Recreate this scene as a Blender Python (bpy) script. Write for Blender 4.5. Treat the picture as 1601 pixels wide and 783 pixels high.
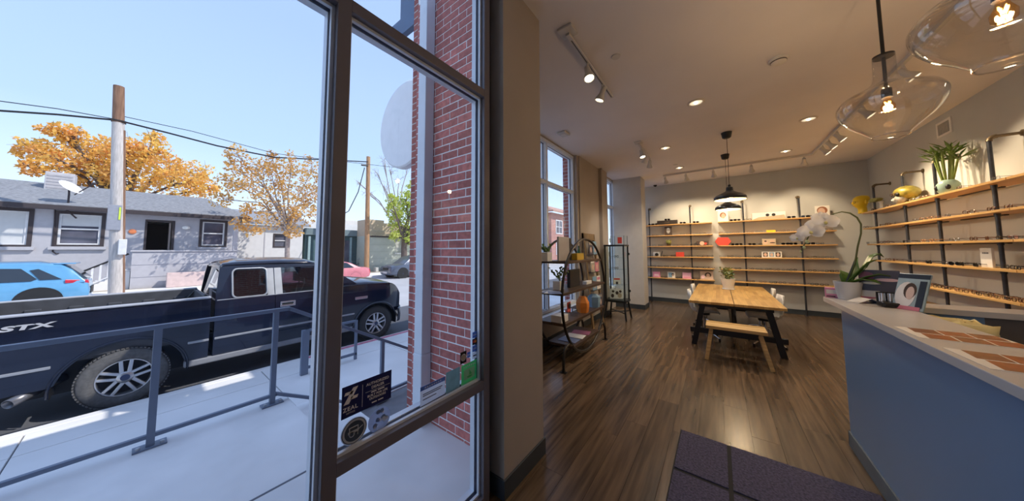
import bpy, bmesh, math, random
from mathutils import Vector, Matrix
random.seed(7)
scene = bpy.context.scene
C = scene.collection
for o in list(bpy.data.objects): bpy.data.objects.remove(o)

# ---------------------------------------------------------------- camera
F, PX, PY = 432.0, 800.5, 363.0          # focal length and principal point in pixels of 1601x783
PITCH, ROLL = math.radians(3.6), math.radians(0.25)
YAW = math.atan((1123 - PX) / F)
EYE = Vector((0, 0, 1.55))
FW = Vector((math.cos(YAW) * math.cos(PITCH), math.sin(YAW) * math.cos(PITCH), math.sin(PITCH)))
_r0 = Vector((math.sin(YAW), -math.cos(YAW), 0)); _u0 = _r0.cross(FW)
RT = _r0 * math.cos(ROLL) - _u0 * math.sin(ROLL)
UP = _u0 * math.cos(ROLL) + _r0 * math.sin(ROLL)
cam_data = bpy.data.cameras.new('camera'); cam = bpy.data.objects.new('camera', cam_data); C.objects.link(cam)
cam_data.sensor_width = 36; cam_data.lens = F * 36 / 1601; cam_data.shift_y = -(391.5 - PY) / 1601
cam_data.clip_start = 0.02; cam_data.clip_end = 600
m3 = Matrix((RT, UP, -FW)).transposed()
cam.matrix_world = Matrix.Translation(EYE) @ m3.to_4x4()
scene.camera = cam

def pix(x, y, X=None, Y=None, Z=None):
    """pixel of the 1601x783 photograph -> point on a plane X=, Y= or Z="""
    r = FW * F + RT * (x - PX) - UP * (y - PY)
    a, v = (0, X) if X is not None else (1, Y) if Y is not None else (2, Z)
    return EYE + r * ((v - EYE[a]) / r[a])

# ---------------------------------------------------------------- light and exposure
scene.view_settings.view_transform = 'Standard'; scene.view_settings.look = 'None'
scene.view_settings.gamma = 1.0; scene.view_settings.use_curve_mapping = False
scene.view_settings.exposure = 0.0
SKY_STRENGTH, SUN_STRENGTH = 1.55, 4.2
LAMP = 1.5
world = bpy.data.worlds.new('sky'); scene.world = world; world.use_nodes = True
nt = world.node_tree; nt.nodes.clear()
wo = nt.nodes.new('ShaderNodeOutputWorld'); bg = nt.nodes.new('ShaderNodeBackground')
tc = nt.nodes.new('ShaderNodeTexCoord'); sx = nt.nodes.new('ShaderNodeSeparateXYZ'); cr = nt.nodes.new('ShaderNodeValToRGB')
nt.links.new(tc.outputs['Generated'], sx.inputs[0]); nt.links.new(sx.outputs['Z'], cr.inputs[0])
els = cr.color_ramp.elements
els[0].position = 0.0; els[0].color = (0.80, 0.90, 1.0, 1)
els[1].position = 1.0; els[1].color = (0.30, 0.42, 0.68, 1)
for p_, c_ in ((0.10, (0.62, 0.78, 0.98, 1)), (0.28, (0.40, 0.56, 0.84, 1)), (0.55, (0.33, 0.47, 0.76, 1))):
    e = els.new(p_); e.color = c_
nt.links.new(cr.outputs[0], bg.inputs[0]); bg.inputs[1].default_value = SKY_STRENGTH
nt.links.new(bg.outputs[0], wo.inputs[0])
sun = bpy.data.lights.new('sun', 'SUN'); sun.energy = SUN_STRENGTH; sun.angle = 0.009; sun.color = (1.0, 0.93, 0.82)
suno = bpy.data.objects.new('sun', sun); C.objects.link(suno); suno.location = (10, -12, 20)
SUN_TO = Vector((0.60, -0.72, 1.0)).normalized()
suno.rotation_euler = SUN_TO.to_track_quat('Z', 'Y').to_euler()

# ---------------------------------------------------------------- materials
_mats = {}
def _new(name):
    m = bpy.data.materials.new(name); m.use_nodes = True
    return m, m.node_tree, m.node_tree.nodes['Principled BSDF']
def M(name, col=(.5, .5, .5), rough=.5, metal=0., var=.08, scale=8., bump=0., stretch=(1, 1, 1), coat=0., rnd=0., emit=None, es=0., spec=.5, col2=None, detail=4):
    if name in _mats: return _mats[name]
    m, t, b = _new(name)
    N, L = t.nodes.new, t.links.new
    co = N('ShaderNodeTexCoord'); mp = N('ShaderNodeMapping'); mp.inputs['Scale'].default_value = stretch
    no = N('ShaderNodeTexNoise'); no.inputs['Scale'].default_value = scale; no.inputs['Detail'].default_value = detail
    L(co.outputs['Object'], mp.inputs['Vector']); L(mp.outputs[0], no.inputs['Vector'])
    rp = N('ShaderNodeValToRGB')
    c2 = col2 or tuple(min(1, c * (1 + var)) for c in col)
    c1 = col if col2 else tuple(c * (1 - var) for c in col)
    rp.color_ramp.elements[0].position = .3; rp.color_ramp.elements[1].position = .7
    rp.color_ramp.elements[0].color = (*c1, 1); rp.color_ramp.elements[1].color = (*c2, 1)
    L(no.outputs['Fac'], rp.inputs[0]); out = rp.outputs[0]
    if rnd:
        oi = N('ShaderNodeObjectInfo'); hs = N('ShaderNodeHueSaturation'); mr = N('ShaderNodeMapRange')
        mr.inputs['To Min'].default_value = 1 - rnd; mr.inputs['To Max'].default_value = 1 + rnd
        L(oi.outputs['Random'], mr.inputs['Value']); L(mr.outputs[0], hs.inputs['Value']); L(out, hs.inputs['Color']); out = hs.outputs[0]
        ad = N('ShaderNodeVectorMath'); ad.operation = 'MULTIPLY_ADD'; ad.inputs[1].default_value = (13, 7, 5)
        cb = N('ShaderNodeCombineXYZ')
        for k in range(3): L(oi.outputs['Random'], cb.inputs[k])
        L(cb.outputs[0], ad.inputs[0]); L(mp.outputs[0], ad.inputs[2]); L(ad.outputs[0], no.inputs['Vector'])
    L(out, b.inputs['Base Color'])
    b.inputs['Roughness'].default_value = rough; b.inputs['Metallic'].default_value = metal
    b.inputs['Specular IOR Level'].default_value = spec
    if coat: b.inputs['Coat Weight'].default_value = coat; b.inputs['Coat Roughness'].default_value = .04
    if emit: b.inputs['Emission Color'].default_value = (*emit, 1); b.inputs['Emission Strength'].default_value = es
    if bump:
        bp = N('ShaderNodeBump'); bp.inputs['Strength'].default_value = bump; bp.inputs['Distance'].default_value = .02
        L(no.outputs['Fac'], bp.inputs['Height']); L(bp.outputs[0], b.inputs['Normal'])
    _mats[name] = m; return m
def glass(name, tint=(1, 1, 1), refl=1.0, rough=0.0, ior=1.45):
    """thin clear pane: transparent, with a Fresnel mirror on top"""
    if name in _mats: return _mats[name]
    m, t, b = _new(name); t.nodes.remove(b); N, L = t.nodes.new, t.links.new
    tr = N('ShaderNodeBsdfTransparent'); tr.inputs[0].default_value = (*tint, 1)
    gl = N('ShaderNodeBsdfGlossy'); gl.inputs['Roughness'].default_value = rough
    lw = N('ShaderNodeLayerWeight'); lw.inputs['Blend'].default_value = .5      # Schlick term, the same from both sides
    pw = N('ShaderNodeMath'); pw.operation = 'POWER'; pw.inputs[1].default_value = 5
    ma = N('ShaderNodeMath'); ma.operation = 'MULTIPLY_ADD'; ma.inputs[1].default_value = .9; ma.inputs[2].default_value = .045
    mu = N('ShaderNodeMath'); mu.operation = 'MULTIPLY'; mu.inputs[1].default_value = refl; mu.use_clamp = True
    L(lw.outputs['Facing'], pw.inputs[0]); L(pw.outputs[0], ma.inputs[0]); L(ma.outputs[0], mu.inputs[0])
    mx = N('ShaderNodeMixShader'); L(mu.outputs[0], mx.inputs[0])
    L(tr.outputs[0], mx.inputs[1]); L(gl.outputs[0], mx.inputs[2]); L(mx.outputs[0], t.nodes['Material Output'].inputs[0])
    _mats[name] = m; return m
def wood(name, c1, c2, rough=.45, axis=0, scale=3.0, rnd=.15, bump=.05):
    """grain running along the given object axis"""
    st = [14, 14, 14]; st[axis] = 0.9
    return M(name, c1, rough, col2=c2, scale=scale, stretch=tuple(st), rnd=rnd, bump=bump, detail=8)
def butcher(name, c1, c2):
    if name in _mats: return _mats[name]
    m, t, b = _new(name); N, L = t.nodes.new, t.links.new
    co = N('ShaderNodeTexCoord'); br = N('ShaderNodeTexBrick'); br.inputs['Scale'].default_value = 1.0
    br.inputs['Brick Width'].default_value = .42; br.inputs['Row Height'].default_value = .055; br.inputs['Mortar Size'].default_value = .0008
    br.inputs['Color1'].default_value = (*c1, 1); br.inputs['Color2'].default_value = (*c2, 1); br.inputs['Mortar'].default_value = (*[c * .6 for c in c1], 1)
    no = N('ShaderNodeTexNoise'); no.inputs['Scale'].default_value = 3; no.inputs['Detail'].default_value = 8
    mp = N('ShaderNodeMapping'); mp.inputs['Scale'].default_value = (1, 16, 16)
    mi = N('ShaderNodeMix'); mi.data_type = 'RGBA'; mi.blend_type = 'MULTIPLY'; mi.inputs[0].default_value = .45
    L(co.outputs['Object'], br.inputs['Vector']); L(co.outputs['Object'], mp.inputs[0]); L(mp.outputs[0], no.inputs['Vector'])
    L(br.outputs['Color'], mi.inputs[6]); L(no.outputs['Fac'], mi.inputs[7]); L(mi.outputs[2], b.inputs['Base Color'])
    b.inputs['Roughness'].default_value = .4; _mats[name] = m; return m
def bricktex(name, c1, c2, mortar, w=.213, h=.0735, rough=.85, vec='XZ'):
    if name in _mats: return _mats[name]
    m, t, b = _new(name); N, L = t.nodes.new, t.links.new
    co = N('ShaderNodeTexCoord'); sp = N('ShaderNodeSeparateXYZ'); cb = N('ShaderNodeCombineXYZ')
    ad = N('ShaderNodeMath'); ad.operation = 'ADD'
    L(co.outputs['Object'], sp.inputs[0]); L(sp.outputs[0], ad.inputs[0]); L(sp.outputs[1], ad.inputs[1])
    L(ad.outputs[0], cb.inputs[0]); L(sp.outputs[2], cb.inputs[1])
    br = N('ShaderNodeTexBrick'); br.inputs['Scale'].default_value = 1; br.inputs['Brick Width'].default_value = w; br.inputs['Row Height'].default_value = h
    br.inputs['Mortar Size'].default_value = .006
    for k, c in (('Color1', c1), ('Color2', c2), ('Mortar', mortar)): br.inputs[k].default_value = (*c, 1)
    L(cb.outputs[0], br.inputs['Vector']); L(br.outputs['Color'], b.inputs['Base Color']); b.inputs['Roughness'].default_value = rough
    _mats[name] = m; return m

# ---------------------------------------------------------------- mesh builder
class MB:
    def __init__(s): s.v = []; s.f = []
    def add(s, vs, fs):
        n = len(s.v); s.v += [Vector(p) for p in vs]; s.f += [tuple(i + n for i in f) for f in fs]; return s
    def box(s, x0, x1, y0, y1, z0, z1):
        return s.add([(x0, y0, z0), (x1, y0, z0), (x1, y1, z0), (x0, y1, z0), (x0, y0, z1), (x1, y0, z1), (x1, y1, z1), (x0, y1, z1)],
                     [(3, 2, 1, 0), (4, 5, 6, 7), (0, 1, 5, 4), (1, 2, 6, 5), (2, 3, 7, 6), (3, 0, 4, 7)])
    def hexa(s, a, b):   # two quads a, b (4 points each)
        return s.add(list(a) + list(b), [(3, 2, 1, 0), (4, 5, 6, 7), (0, 1, 5, 4), (1, 2, 6, 5), (2, 3, 7, 6), (3, 0, 4, 7)])
    def bar(s, p0, p1, w, h, up=(0, 0, 1)):
        p0, p1 = Vector(p0), Vector(p1); d = (p1 - p0).normalized(); up = Vector(up)
        if abs(d.dot(up)) > .98: up = Vector((1, 0, 0))
        r = d.cross(up).normalized(); u = r.cross(d)
        q = [r * (a * w / 2) + u * (b * h / 2) for a, b in ((-1, -1), (1, -1), (1, 1), (-1, 1))]
        return s.hexa([p0 + k for k in q], [p1 + k for k in q])
    def tube(s, pts, r, n=8, closed=False, caps=True):
        pts = [Vector(p) for p in pts]; rs = r if isinstance(r, (list, tuple)) else [r] * len(pts); k = len(pts); rings = []
        ref = None
        for i, p in enumerate(pts):
            a = pts[i - 1] if i or closed else p; b = pts[(i + 1) % k] if i < k - 1 or closed else p
            d = (b - a).normalized() if (b - a).length > 1e-9 else Vector((0, 0, 1))
            if ref is None:
                ref = Vector((0, 0, 1)) if abs(d.z) < .9 else Vector((1, 0, 0))
            u = (ref - d * ref.dot(d)).normalized(); w = d.cross(u); ref = u
            rings.append([p + (u * math.cos(t) + w * math.sin(t)) * rs[i] for t in [2 * math.pi * j / n for j in range(n)]])
        vs = [q for R_ in rings for q in R_]; fs = []
        for i in range(k if closed else k - 1):
            i2 = (i + 1) % k
            for j in range(n): j2 = (j + 1) % n; fs.append((i * n + j, i * n + j2, i2 * n + j2, i2 * n + j))
        if caps and not closed: fs += [tuple(range(n))[::-1], tuple((k - 1) * n + j for j in range(n))]
        return s.add(vs, fs)
    def cyl(s, p0, p1, r0, r1=None, n=16, caps=True):
        return s.tube([p0, p1], [r0, r0 if r1 is None else r1], n, caps=caps)
    def lathe(s, prof, c=(0, 0, 0), n=24, mat=None, close=False):
        c = Vector(c); vs = []; fs = []; k = len(prof)
        for r, z in prof:
            for j in range(n):
                t = 2 * math.pi * j / n; q = Vector((r * math.cos(t), r * math.sin(t), z))
                vs.append(c + (mat @ q if mat else q))
        for i in range(k if close else k - 1):
            i2 = (i + 1) % k
            for j in range(n): j2 = (j + 1) % n; fs.append((i * n + j, i * n + j2, i2 * n + j2, i2 * n + j))
        return s.add(vs, fs)
    def prism(s, pts, vec):
        pts = [Vector(p) for p in pts]; vec = Vector(vec); n = len(pts)
        return s.add(pts + [p + vec for p in pts], [tuple(range(n))[::-1], tuple(range(n, 2 * n))] + [(i, (i + 1) % n, n + (i + 1) % n, n + i) for i in range(n)])
    def frame(s, outer, inner, vec):   # ring between two outlines of equal count, given depth
        n = len(outer); vec = Vector(vec); o = [Vector(p) for p in outer]; i_ = [Vector(p) for p in inner]
        vs = o + i_ + [p + vec for p in o] + [p + vec for p in i_]; fs = []
        for a in range(n):
            b = (a + 1) % n
            fs += [(a, b, n + b, n + a), (2 * n + a, 3 * n + a, 3 * n + b, 2 * n + b), (a, 2 * n + a, 2 * n + b, b), (n + a, n + b, 3 * n + b, 3 * n + a)]
        return s.add(vs, fs)
    def grid(s, P, closej=False):
        r, c = len(P), len(P[0]); vs = [p for row in P for p in row]; fs = []
        for i in range(r - 1):
            for j in range(c if closej else c - 1):
                j2 = (j + 1) % c; fs.append((i * c + j, i * c + j2, (i + 1) * c + j2, (i + 1) * c + j))
        return s.add(vs, fs)
    def ball(s, c, rx, ry=None, rz=None, n=14, k=8):
        ry = ry or rx; rz = rz or rx; c = Vector(c); P = []
        for i in range(k + 1):
            ph = math.pi * i / k
            P.append([c + Vector((rx * math.sin(ph) * math.cos(2 * math.pi * j / n), ry * math.sin(ph) * math.sin(2 * math.pi * j / n), rz * math.cos(ph))) for j in range(n)])
        return s.grid(P, True)
    def mesh(s, name, mat, off=None, smooth=False, fix=True):
        me = bpy.data.meshes.new(name); off = off or Vector((0, 0, 0))
        me.from_pydata([tuple(p - off) for p in s.v], [], s.f)
        if fix:
            bm = bmesh.new(); bm.from_mesh(me); bmesh.ops.remove_doubles(bm, verts=bm.verts, dist=1e-5)
            bmesh.ops.recalc_face_normals(bm, faces=bm.faces); bm.to_mesh(me); bm.free()
        if smooth:
            for p in me.polygons: p.use_smooth = True
            if smooth != 'all':
                try: me.set_sharp_from_angle(angle=math.radians(smooth if isinstance(smooth, (int, float)) and smooth > 1 else 38))
                except Exception: pass
        if mat: me.materials.append(mat)
        return me
    def build(s, name, mat, parent=None, smooth=False, bev=0, kind=None, label=None, fix=True, segs=2, solid=0):
        if parent is not None:
            off = Vector(parent['_o']) if '_o' in parent else parent.matrix_world.translation.copy()
        else:
            xs = [p.x for p in s.v]; ys = [p.y for p in s.v]; zs = [p.z for p in s.v]
            off = Vector(((min(xs) + max(xs)) / 2, (min(ys) + max(ys)) / 2, min(zs)))
        ob = bpy.data.objects.new(name, s.mesh(name, mat, off, smooth, fix)); C.objects.link(ob)
        if parent is not None: ob.parent = parent
        else: ob.location = off
        ob['_o'] = tuple(off)
        if bev:
            b = ob.modifiers.new('bevel', 'BEVEL'); b.width = bev; b.segments = segs; b.limit_method = 'ANGLE'; b.angle_limit = math.radians(40)
        if solid:
            sm = ob.modifiers.new('solid', 'SOLIDIFY'); sm.thickness = solid; sm.offset = 0
        if kind: ob['kind'] = kind
        if label: ob['label'] = label
        return ob
def thing(name, label, cat, loc=(0, 0, 0), rz=0, group=None, local=False):
    o = bpy.data.objects.new(name, None); C.objects.link(o); o.location = loc; o.rotation_euler = (0, 0, rz); o.empty_display_size = .05
    o['label'] = label; o['category'] = cat
    if group: o['group'] = group
    o['_o'] = (0, 0, 0) if local else tuple(loc)
    return o
def tag(o, label, cat, group=None):
    o['label'] = label; o['category'] = cat
    if group: o['group'] = group
    return o
def struct(name, mb, mat, parent=None, **k):
    o = mb.build(name, mat, parent, **k); o['kind'] = 'structure'; return o
def dup(root, loc, rz=None, label=None, group=None, scale=None):
    r = root.copy(); C.objects.link(r); r.location = loc
    if rz is not None: r.rotation_euler = (0, 0, rz)
    if scale: r.scale = scale
    if label: r['label'] = label
    if group: r['group'] = group
    for ch in list(root.children):
        c = ch.copy(); C.objects.link(c); c.parent = r
        for g in list(ch.children):
            d = g.copy(); C.objects.link(d); d.parent = c
    return r
def text(s, size, loc, right, up, mat, parent, name='lettering', align='LEFT', bold=0.0, xs=1.0, space=1.0):
    cu = bpy.data.curves.new(name, 'FONT'); cu.body = s; cu.size = size; cu.align_x = align; cu.extrude = .0006; cu.resolution_u = 3; cu.offset = bold; cu.space_character = space
    ob = bpy.data.objects.new(name, cu); C.objects.link(ob)
    dg = bpy.context.evaluated_depsgraph_get(); me = bpy.data.meshes.new_from_object(ob.evaluated_get(dg)); bpy.data.objects.remove(ob)
    right = Vector(right).normalized(); up = Vector(up).normalized(); n = right.cross(up); loc = Vector(loc)
    off = Vector(parent['_o']) if parent is not None else Vector((0, 0, 0))
    for v in me.vertices: v.co = loc + right * v.co.x * xs + up * v.co.y + n * v.co.z - off
    me.materials.clear(); me.materials.append(mat); me.name = name
    o = bpy.data.objects.new(name, me); C.objects.link(o); o.parent = parent; return o
def lamp(kind, loc, energy, color, parent=None, size=.03, to=None, angle=60, blend=.6, name='lamp_light'):
    l = bpy.data.lights.new(name, kind); l.energy = energy * LAMP; l.color = color; l.shadow_soft_size = size
    if kind == 'SPOT': l.spot_size = math.radians(angle); l.spot_blend = blend
    o = bpy.data.objects.new(name, l); C.objects.link(o)
    o.location = Vector(loc) - (Vector(parent['_o']) if parent is not None else Vector((0, 0, 0)))
    if to is not None: o.rotation_euler = (Vector(loc) - Vector(to)).to_track_quat('Z', 'Y').to_euler()
    if parent is not None: o.parent = parent
    return o
def arc(cx, cz, r, a0, a1, n):
    return [(cx + r * math.cos(math.radians(a0 + (a1 - a0) * i / n)), cz + r * math.sin(math.radians(a0 + (a1 - a0) * i / n))) for i in range(n + 1)]
def rrect(x0, x1, z0, z1, r, n=4):
    return arc(x0 + r, z0 + r, r, 180, 270, n) + arc(x1 - r, z0 + r, r, 270, 360, n) + arc(x1 - r, z1 - r, r, 0, 90, n) + arc(x0 + r, z1 - r, r, 90, 180, n)
ORD = ['first', 'second', 'third', 'fourth', 'fifth', 'sixth', 'seventh', 'eighth', 'ninth', 'tenth', 'eleventh', 'twelfth', 'thirteenth', 'fourteenth', 'fifteenth']

# ================================================================ ROOM SHELL
CEIL, WB, WR = 3.47, 9.33, -2.66
m_wall = M('wall paint', (.53, .54, .53), .8, var=.03, scale=2)
m_col = M('column paint', (.40, .35, .30), .75, var=.04, scale=2)
m_ceil = M('ceiling paint', (.76, .73, .73), .85, var=.03, scale=1.5)
m_base = M('rubber baseboard', (.035, .045, .055), .5)
m_alu = M('bronze anodised aluminium', (.18, .165, .185), .38, metal=.15, var=.05)
m_alu_l = M('pale skylit aluminium', (.74, .79, .86), .35, metal=.1, var=.04)  # skylight on the stops put into a pale blue tone; other window frames share it
m_gasket = M('black gasket', (.012, .014, .04), .5)
m_pane = glass('window glass', (.985, .992, 1.0), .55)
m_slab = M('subfloor', (.10, .075, .05), .6)
floor = struct('floor', MB().box(-2.65, 1.91, WR, 1.31, -.30, -.012).box(1.91, WB, WR, 2.44, -.30, -.012), m_slab)
m_plank = wood('vinyl plank', (.052, .031, .018), (.175, .113, .066), rough=.25, axis=0, scale=1.6, rnd=.18, bump=.03)
PW, PL = .179, 1.52
pm = MB().box(0, PL - .002, 0, PW - .002, -.012, 0).mesh('plank', m_plank)
pb = MB().box(0, PL - .002, 0, PW - .002, -.012, 0)
rows = int((2.42 - WR) / PW) + 1
for r in range(rows):
    y = WR + r * PW; x = -1.2 + random.random() * PL
    while x < WB:
        if x + PL > .5 and not (x + PL < 2.0 and y > 1.12):
            xs_ = max(x, 1.915) if y > 1.10 else x
            xe = min(x + PL, WB)
            if xe - xs_ > .05:
                if xe - xs_ < PL - .01 or (y + PW > 2.3):
                    me = MB().box(0, xe - xs_ - .002, 0, min(PW - .002, 2.42 - y), -.012, 0).mesh('plank', m_plank)
                else: me = pm
                o = bpy.data.objects.new('plank', me); C.objects.link(o); o.parent = floor
                o.location = Vector((xs_, y, 0)) - Vector(floor['_o'])
        x += PL
cl = MB().box(-2.8, WB + .15, -2.8, 1.31, CEIL, CEIL + .12).box(1.64, WB + .15, 1.31, 2.44, CEIL, CEIL + .12)
struct('ceiling', cl, m_ceil)
struct('wall_right', MB().box(-2.8, WB + .15, WR - .14, WR, 0, CEIL), m_wall)
struct('wall_back', MB().box(WB, WB + .15, WR, 2.45, 0, CEIL), m_wall)
struct('wall_rear', MB().box(-2.8, -2.65, WR, 1.31, 0, CEIL), m_wall)
struct('baseboard_right', MB().box(-2.65, WB, WR, WR + .014, 0, .115), m_base, bev=.003)
struct('baseboard_back', MB().box(WB - .014, WB, WR, 2.3, 0, .115), m_base, bev=.003)
# entrance column between the two shop windows
struct('wall_column', MB().box(1.425, 1.91, 1.133, 1.30, 0, CEIL).box(1.66, 1.91, 1.30, 2.44, 0, CEIL), m_col)
struct('baseboard_column', MB().prism([(1.411, 1.30, 0), (1.411, 1.12, 0), (1.922, 1.12, 0), (1.922, 2.28, 0), (1.91, 2.28, 0), (1.91, 1.133, 0), (1.425, 1.133, 0), (1.425, 1.30, 0)], (0, 0, .118)), m_base, bev=.003)
# wall parts between and under the street windows
struct('wall_left', MB().box(1.91, 3.05, 2.30, 2.44, 0, CEIL).box(3.05, 5.22, 2.30, 2.44, 0, .50).box(3.05, WB, 2.30, 2.44, CEIL - .02, CEIL)
       .box(5.22, 5.30, 2.25, 2.44, 0, CEIL).box(5.30, 6.92, 2.225, 2.44, 0, CEIL).box(6.92, WB, 2.30, 2.44, 0, .50), m_col)
struct('trim_1', MB().box(6.42, 6.50, 2.15, 2.225, 0, CEIL).box(6.50, 6.90, 2.175, 2.225, 0, CEIL), m_col, bev=.003)
struct('baseboard_left', MB().box(5.30, 6.42, 2.211, 2.225, 0, .115).box(6.42, 6.90, 2.136, 2.15, 0, .115).box(1.92, 5.3, 2.286, 2.30, 0, .115), m_base)
struct('wall_pillar', MB().box(7.80, 8.30, 1.58, 2.30, 0, CEIL), M('pillar paint', (.52, .50, .47), .8, var=.03))
struct('baseboard_pillar', MB().prism([(7.786, 2.3, 0), (7.786, 1.566, 0), (8.314, 1.566, 0), (8.314, 2.3, 0), (8.3, 2.3, 0), (8.3, 1.58, 0), (7.8, 1.58, 0), (7.8, 2.3, 0)], (0, 0, .115)), m_base)

def storefront(name, x0, x1, y, z0, z1, mulls, rails, w=.052, d=.112, mat=m_alu):
    """aluminium framed glazing: frame, mullions, rails, one pane object for each opening"""
    root = struct(name, MB().box(x0, x1, y, y + d, z1 - w, z1).box(x0, x1, y, y + d, z0, z0 + w).box(x0, x0 + w, y, y + d, z0 + w, z1 - w).box(x1 - w, x1, y, y + d, z0 + w, z1 - w), mat, bev=.002)
    cols = [x0] + list(mulls) + [x1 - w]
    for mx in mulls: MB().box(mx, mx + w, y, y + d, z0 + w, z1 - w).build('mullion', mat, root, bev=.002)
    for i in range(len(cols) - 1):
        a, b = cols[i] + w, cols[i + 1]
        zs = [z0] + [r for r in rails(i)] + [z1 - w]
        for zr in zs[1:-1]: MB().box(a, b, y, y + d, zr, zr + w).build('transom', mat, root, bev=.002)
        for j in range(len(zs) - 1):
            c, e = zs[j] + w, zs[j + 1]
            fr = MB()
            def ring(i0, i1): return [(a + i0, 0, c + i0), (b - i0, 0, c + i0), (b - i0, 0, e - i0), (a + i0, 0, e - i0)]
            def shift(L_, yy): return [(p[0], yy, p[2]) for p in L_]
            MB().frame(shift(ring(0, 0), y + .030), shift(ring(.013, 0), y + .030), (0, .016, 0)).build('glazing_stop', m_alu_l, root)
            MB().frame(shift(ring(0, 0), y + .046), shift(ring(.009, 0), y + .046), (0, .022, 0)).build('gasket', m_gasket, root)
            MB().frame(shift(ring(0, 0), y + .070), shift(ring(.013, 0), y + .070), (0, .036, 0)).build('outer_stop', m_alu_l, root)
            MB().box(a + .004, b - .004, y + .055, y + .061, c + .004, e - .004).build('pane', m_pane, root)
    return root
WY = 1.20
w1 = storefront('window_1', -2.65, 1.362, WY, 0.0, CEIL, [-1.30, .433], lambda i: ([.685, 2.558] if i == 2 else [2.558]))
struct('trim_2', MB().box(1.362, 1.425, WY + .05, WY + .11, 0, CEIL), m_gasket)
w2 = storefront('window_2', 3.05, 5.22, 2.31, .50, CEIL - .02, [4.085], lambda i: [2.68], mat=m_alu_l)
w3 = storefront('window_3', 6.92, WB, 2.31, .50, CEIL - .02, [7.84], lambda i: [2.68], mat=m_alu_l)
struct('trim_3', MB().box(3.05, 5.22, 2.20, 2.31, .47, .50), m_alu_l, bev=.003)

# ================================================================ BUILDING OUTSIDE, LANDING, STREET
m_conc = M('pale concrete', (.80, .79, .79), .85, var=.10, scale=2.2, bump=.06, detail=8)
m_conc2 = M('sidewalk concrete', (.80, .79, .79), .85, var=.09, scale=1.4, bump=.05, detail=8)
m_asph = M('asphalt', (.10, .105, .125), .9, var=.22, scale=1.2, bump=.15, detail=10)
m_asph_l = M('worn road surface', (.44, .44, .46), .9, var=.1, scale=.6, bump=.08, detail=10)
m_mortar = M('mortar', (.88, .88, .88), .9, var=.08, scale=30)
m_brick = M('red brick', (.50, .165, .145), .85, var=.22, scale=22, rnd=.20, bump=.12)
wallx = struct('wall_entrance', MB().box(1.6362, 1.66, 1.30, 2.440, 0, 4.2), m_mortar)
BY0, PITCHB, RH = 1.33, .2135, .0735
fullb = MB().box(1.633, 1.65, -.1012, .1012, -.0310, .0310).mesh('brick', m_brick)
cache = {}; more_bricks = MB()
for r in range(0, 57):
    zc = .0185 + r * RH - RH / 2 + .0005
    j = (2.14 if r % 2 == 0 else 2.031) + 2 * PITCHB
    while j > 1.3:
        a, b = j - PITCHB + .005, min(j - .005, 2.447); a = max(a, 1.315)
        if b - a > .03 and a < 2.44:
            if r >= 47 or b < 1.47:
                more_bricks.box(1.633, 1.645, a, b, zc - .0310, zc + .0310); j -= PITCHB; continue
            k = (round(b - a, 3))
            if abs(k - (PITCHB - .01)) < .002: me = fullb
            else:
                if k not in cache: cache[k] = MB().box(1.633, 1.65, -(b - a) / 2, (b - a) / 2, -.0310, .0310).mesh('brick', m_brick)
                me = cache[k]
            o = bpy.data.objects.new('brick', me); C.objects.link(o); o.parent = wallx
            o.location = Vector((random.uniform(-.0015, .0015), (a + b) / 2, zc)) - Vector(wallx['_o'])
        j -= PITCHB
more_bricks.build('brickwork', m_brick, wallx, kind='stuff')
m_bricktex = bricktex('street brick', (.30, .085, .075), (.40, .13, .11), (.5, .49, .49))
struct('wall_front', MB().box(1.66, 3.05, 2.44, 2.56, -.5, 4.3).box(5.22, 6.92, 2.44, 2.56, -.5, 4.3)
       .box(3.05, 9.5, 2.44, 2.56, CEIL, 4.3).box(3.05, 9.5, 2.44, 2.56, -.5, .5), m_bricktex)
m_roofm = M('roof membrane', (.3, .3, .3), .9)
struct('roof', MB().box(-12, 1.66, -9, 1.31, 3.62, 4.30).box(1.66, 16, -9, 2.44, 3.62, 4.30)
       .prism([(4.75, -9, 4.3), (4.75, -9, 5.55), (5.75, -9, 6.7), (16, -9, 6.7), (16, -9, 4.3)], (0, 11.44, 0)), m_roofm)  # unseen roof; raised sloping block added to shade the sidewalk and truck
# canopy of steel channels over the pavement
m_steel = M('blue grey steel', (.10, .15, .24), .45, metal=.3)
cz = pix(600, 80, Y=3.3).z
cn = thing('steel_canopy', 'dark blue steel channel canopy frame above the brick pier', 'canopy', (1.70, 2.56, cz))
MB().box(1.70, 5.0, 3.24, 3.30, cz, cz + .03).box(1.70, 5.0, 3.285, 3.30, cz, cz + .20).box(1.70, 5.0, 3.24, 3.30, cz + .17, cz + .20).build('channel', m_steel, cn)
MB().box(1.70, 1.76, 2.56, 3.24, cz, cz + .20).build('channel', m_steel, cn)
MB().box(3.3, 3.36, 2.56, 3.24, cz, cz + .20).build('channel', m_steel, cn)
MB().box(1.70, 1.76, 2.56, 2.9, cz + .2, cz + .62).build('bracket_plate', m_steel, cn)
ds = thing('downspout', 'square pale grey downspout running down the brick pier', 'downspout', (1.577, 2.207, 0))
MB().box(1.53, 1.630, 2.15, 2.265, 0.62, 4.1).build('pipe', M('downspout paint', (.72, .77, .84), .45, var=.04), ds, bev=.006)
MB().box(1.525, 1.630, 2.145, 2.27, 1.33, 1.36).build('strap', M('downspout paint'), ds)
MB().box(1.525, 1.630, 2.145, 2.27, 0.02, .62).build('boot', M('downspout paint'), ds, bev=.008)
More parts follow.
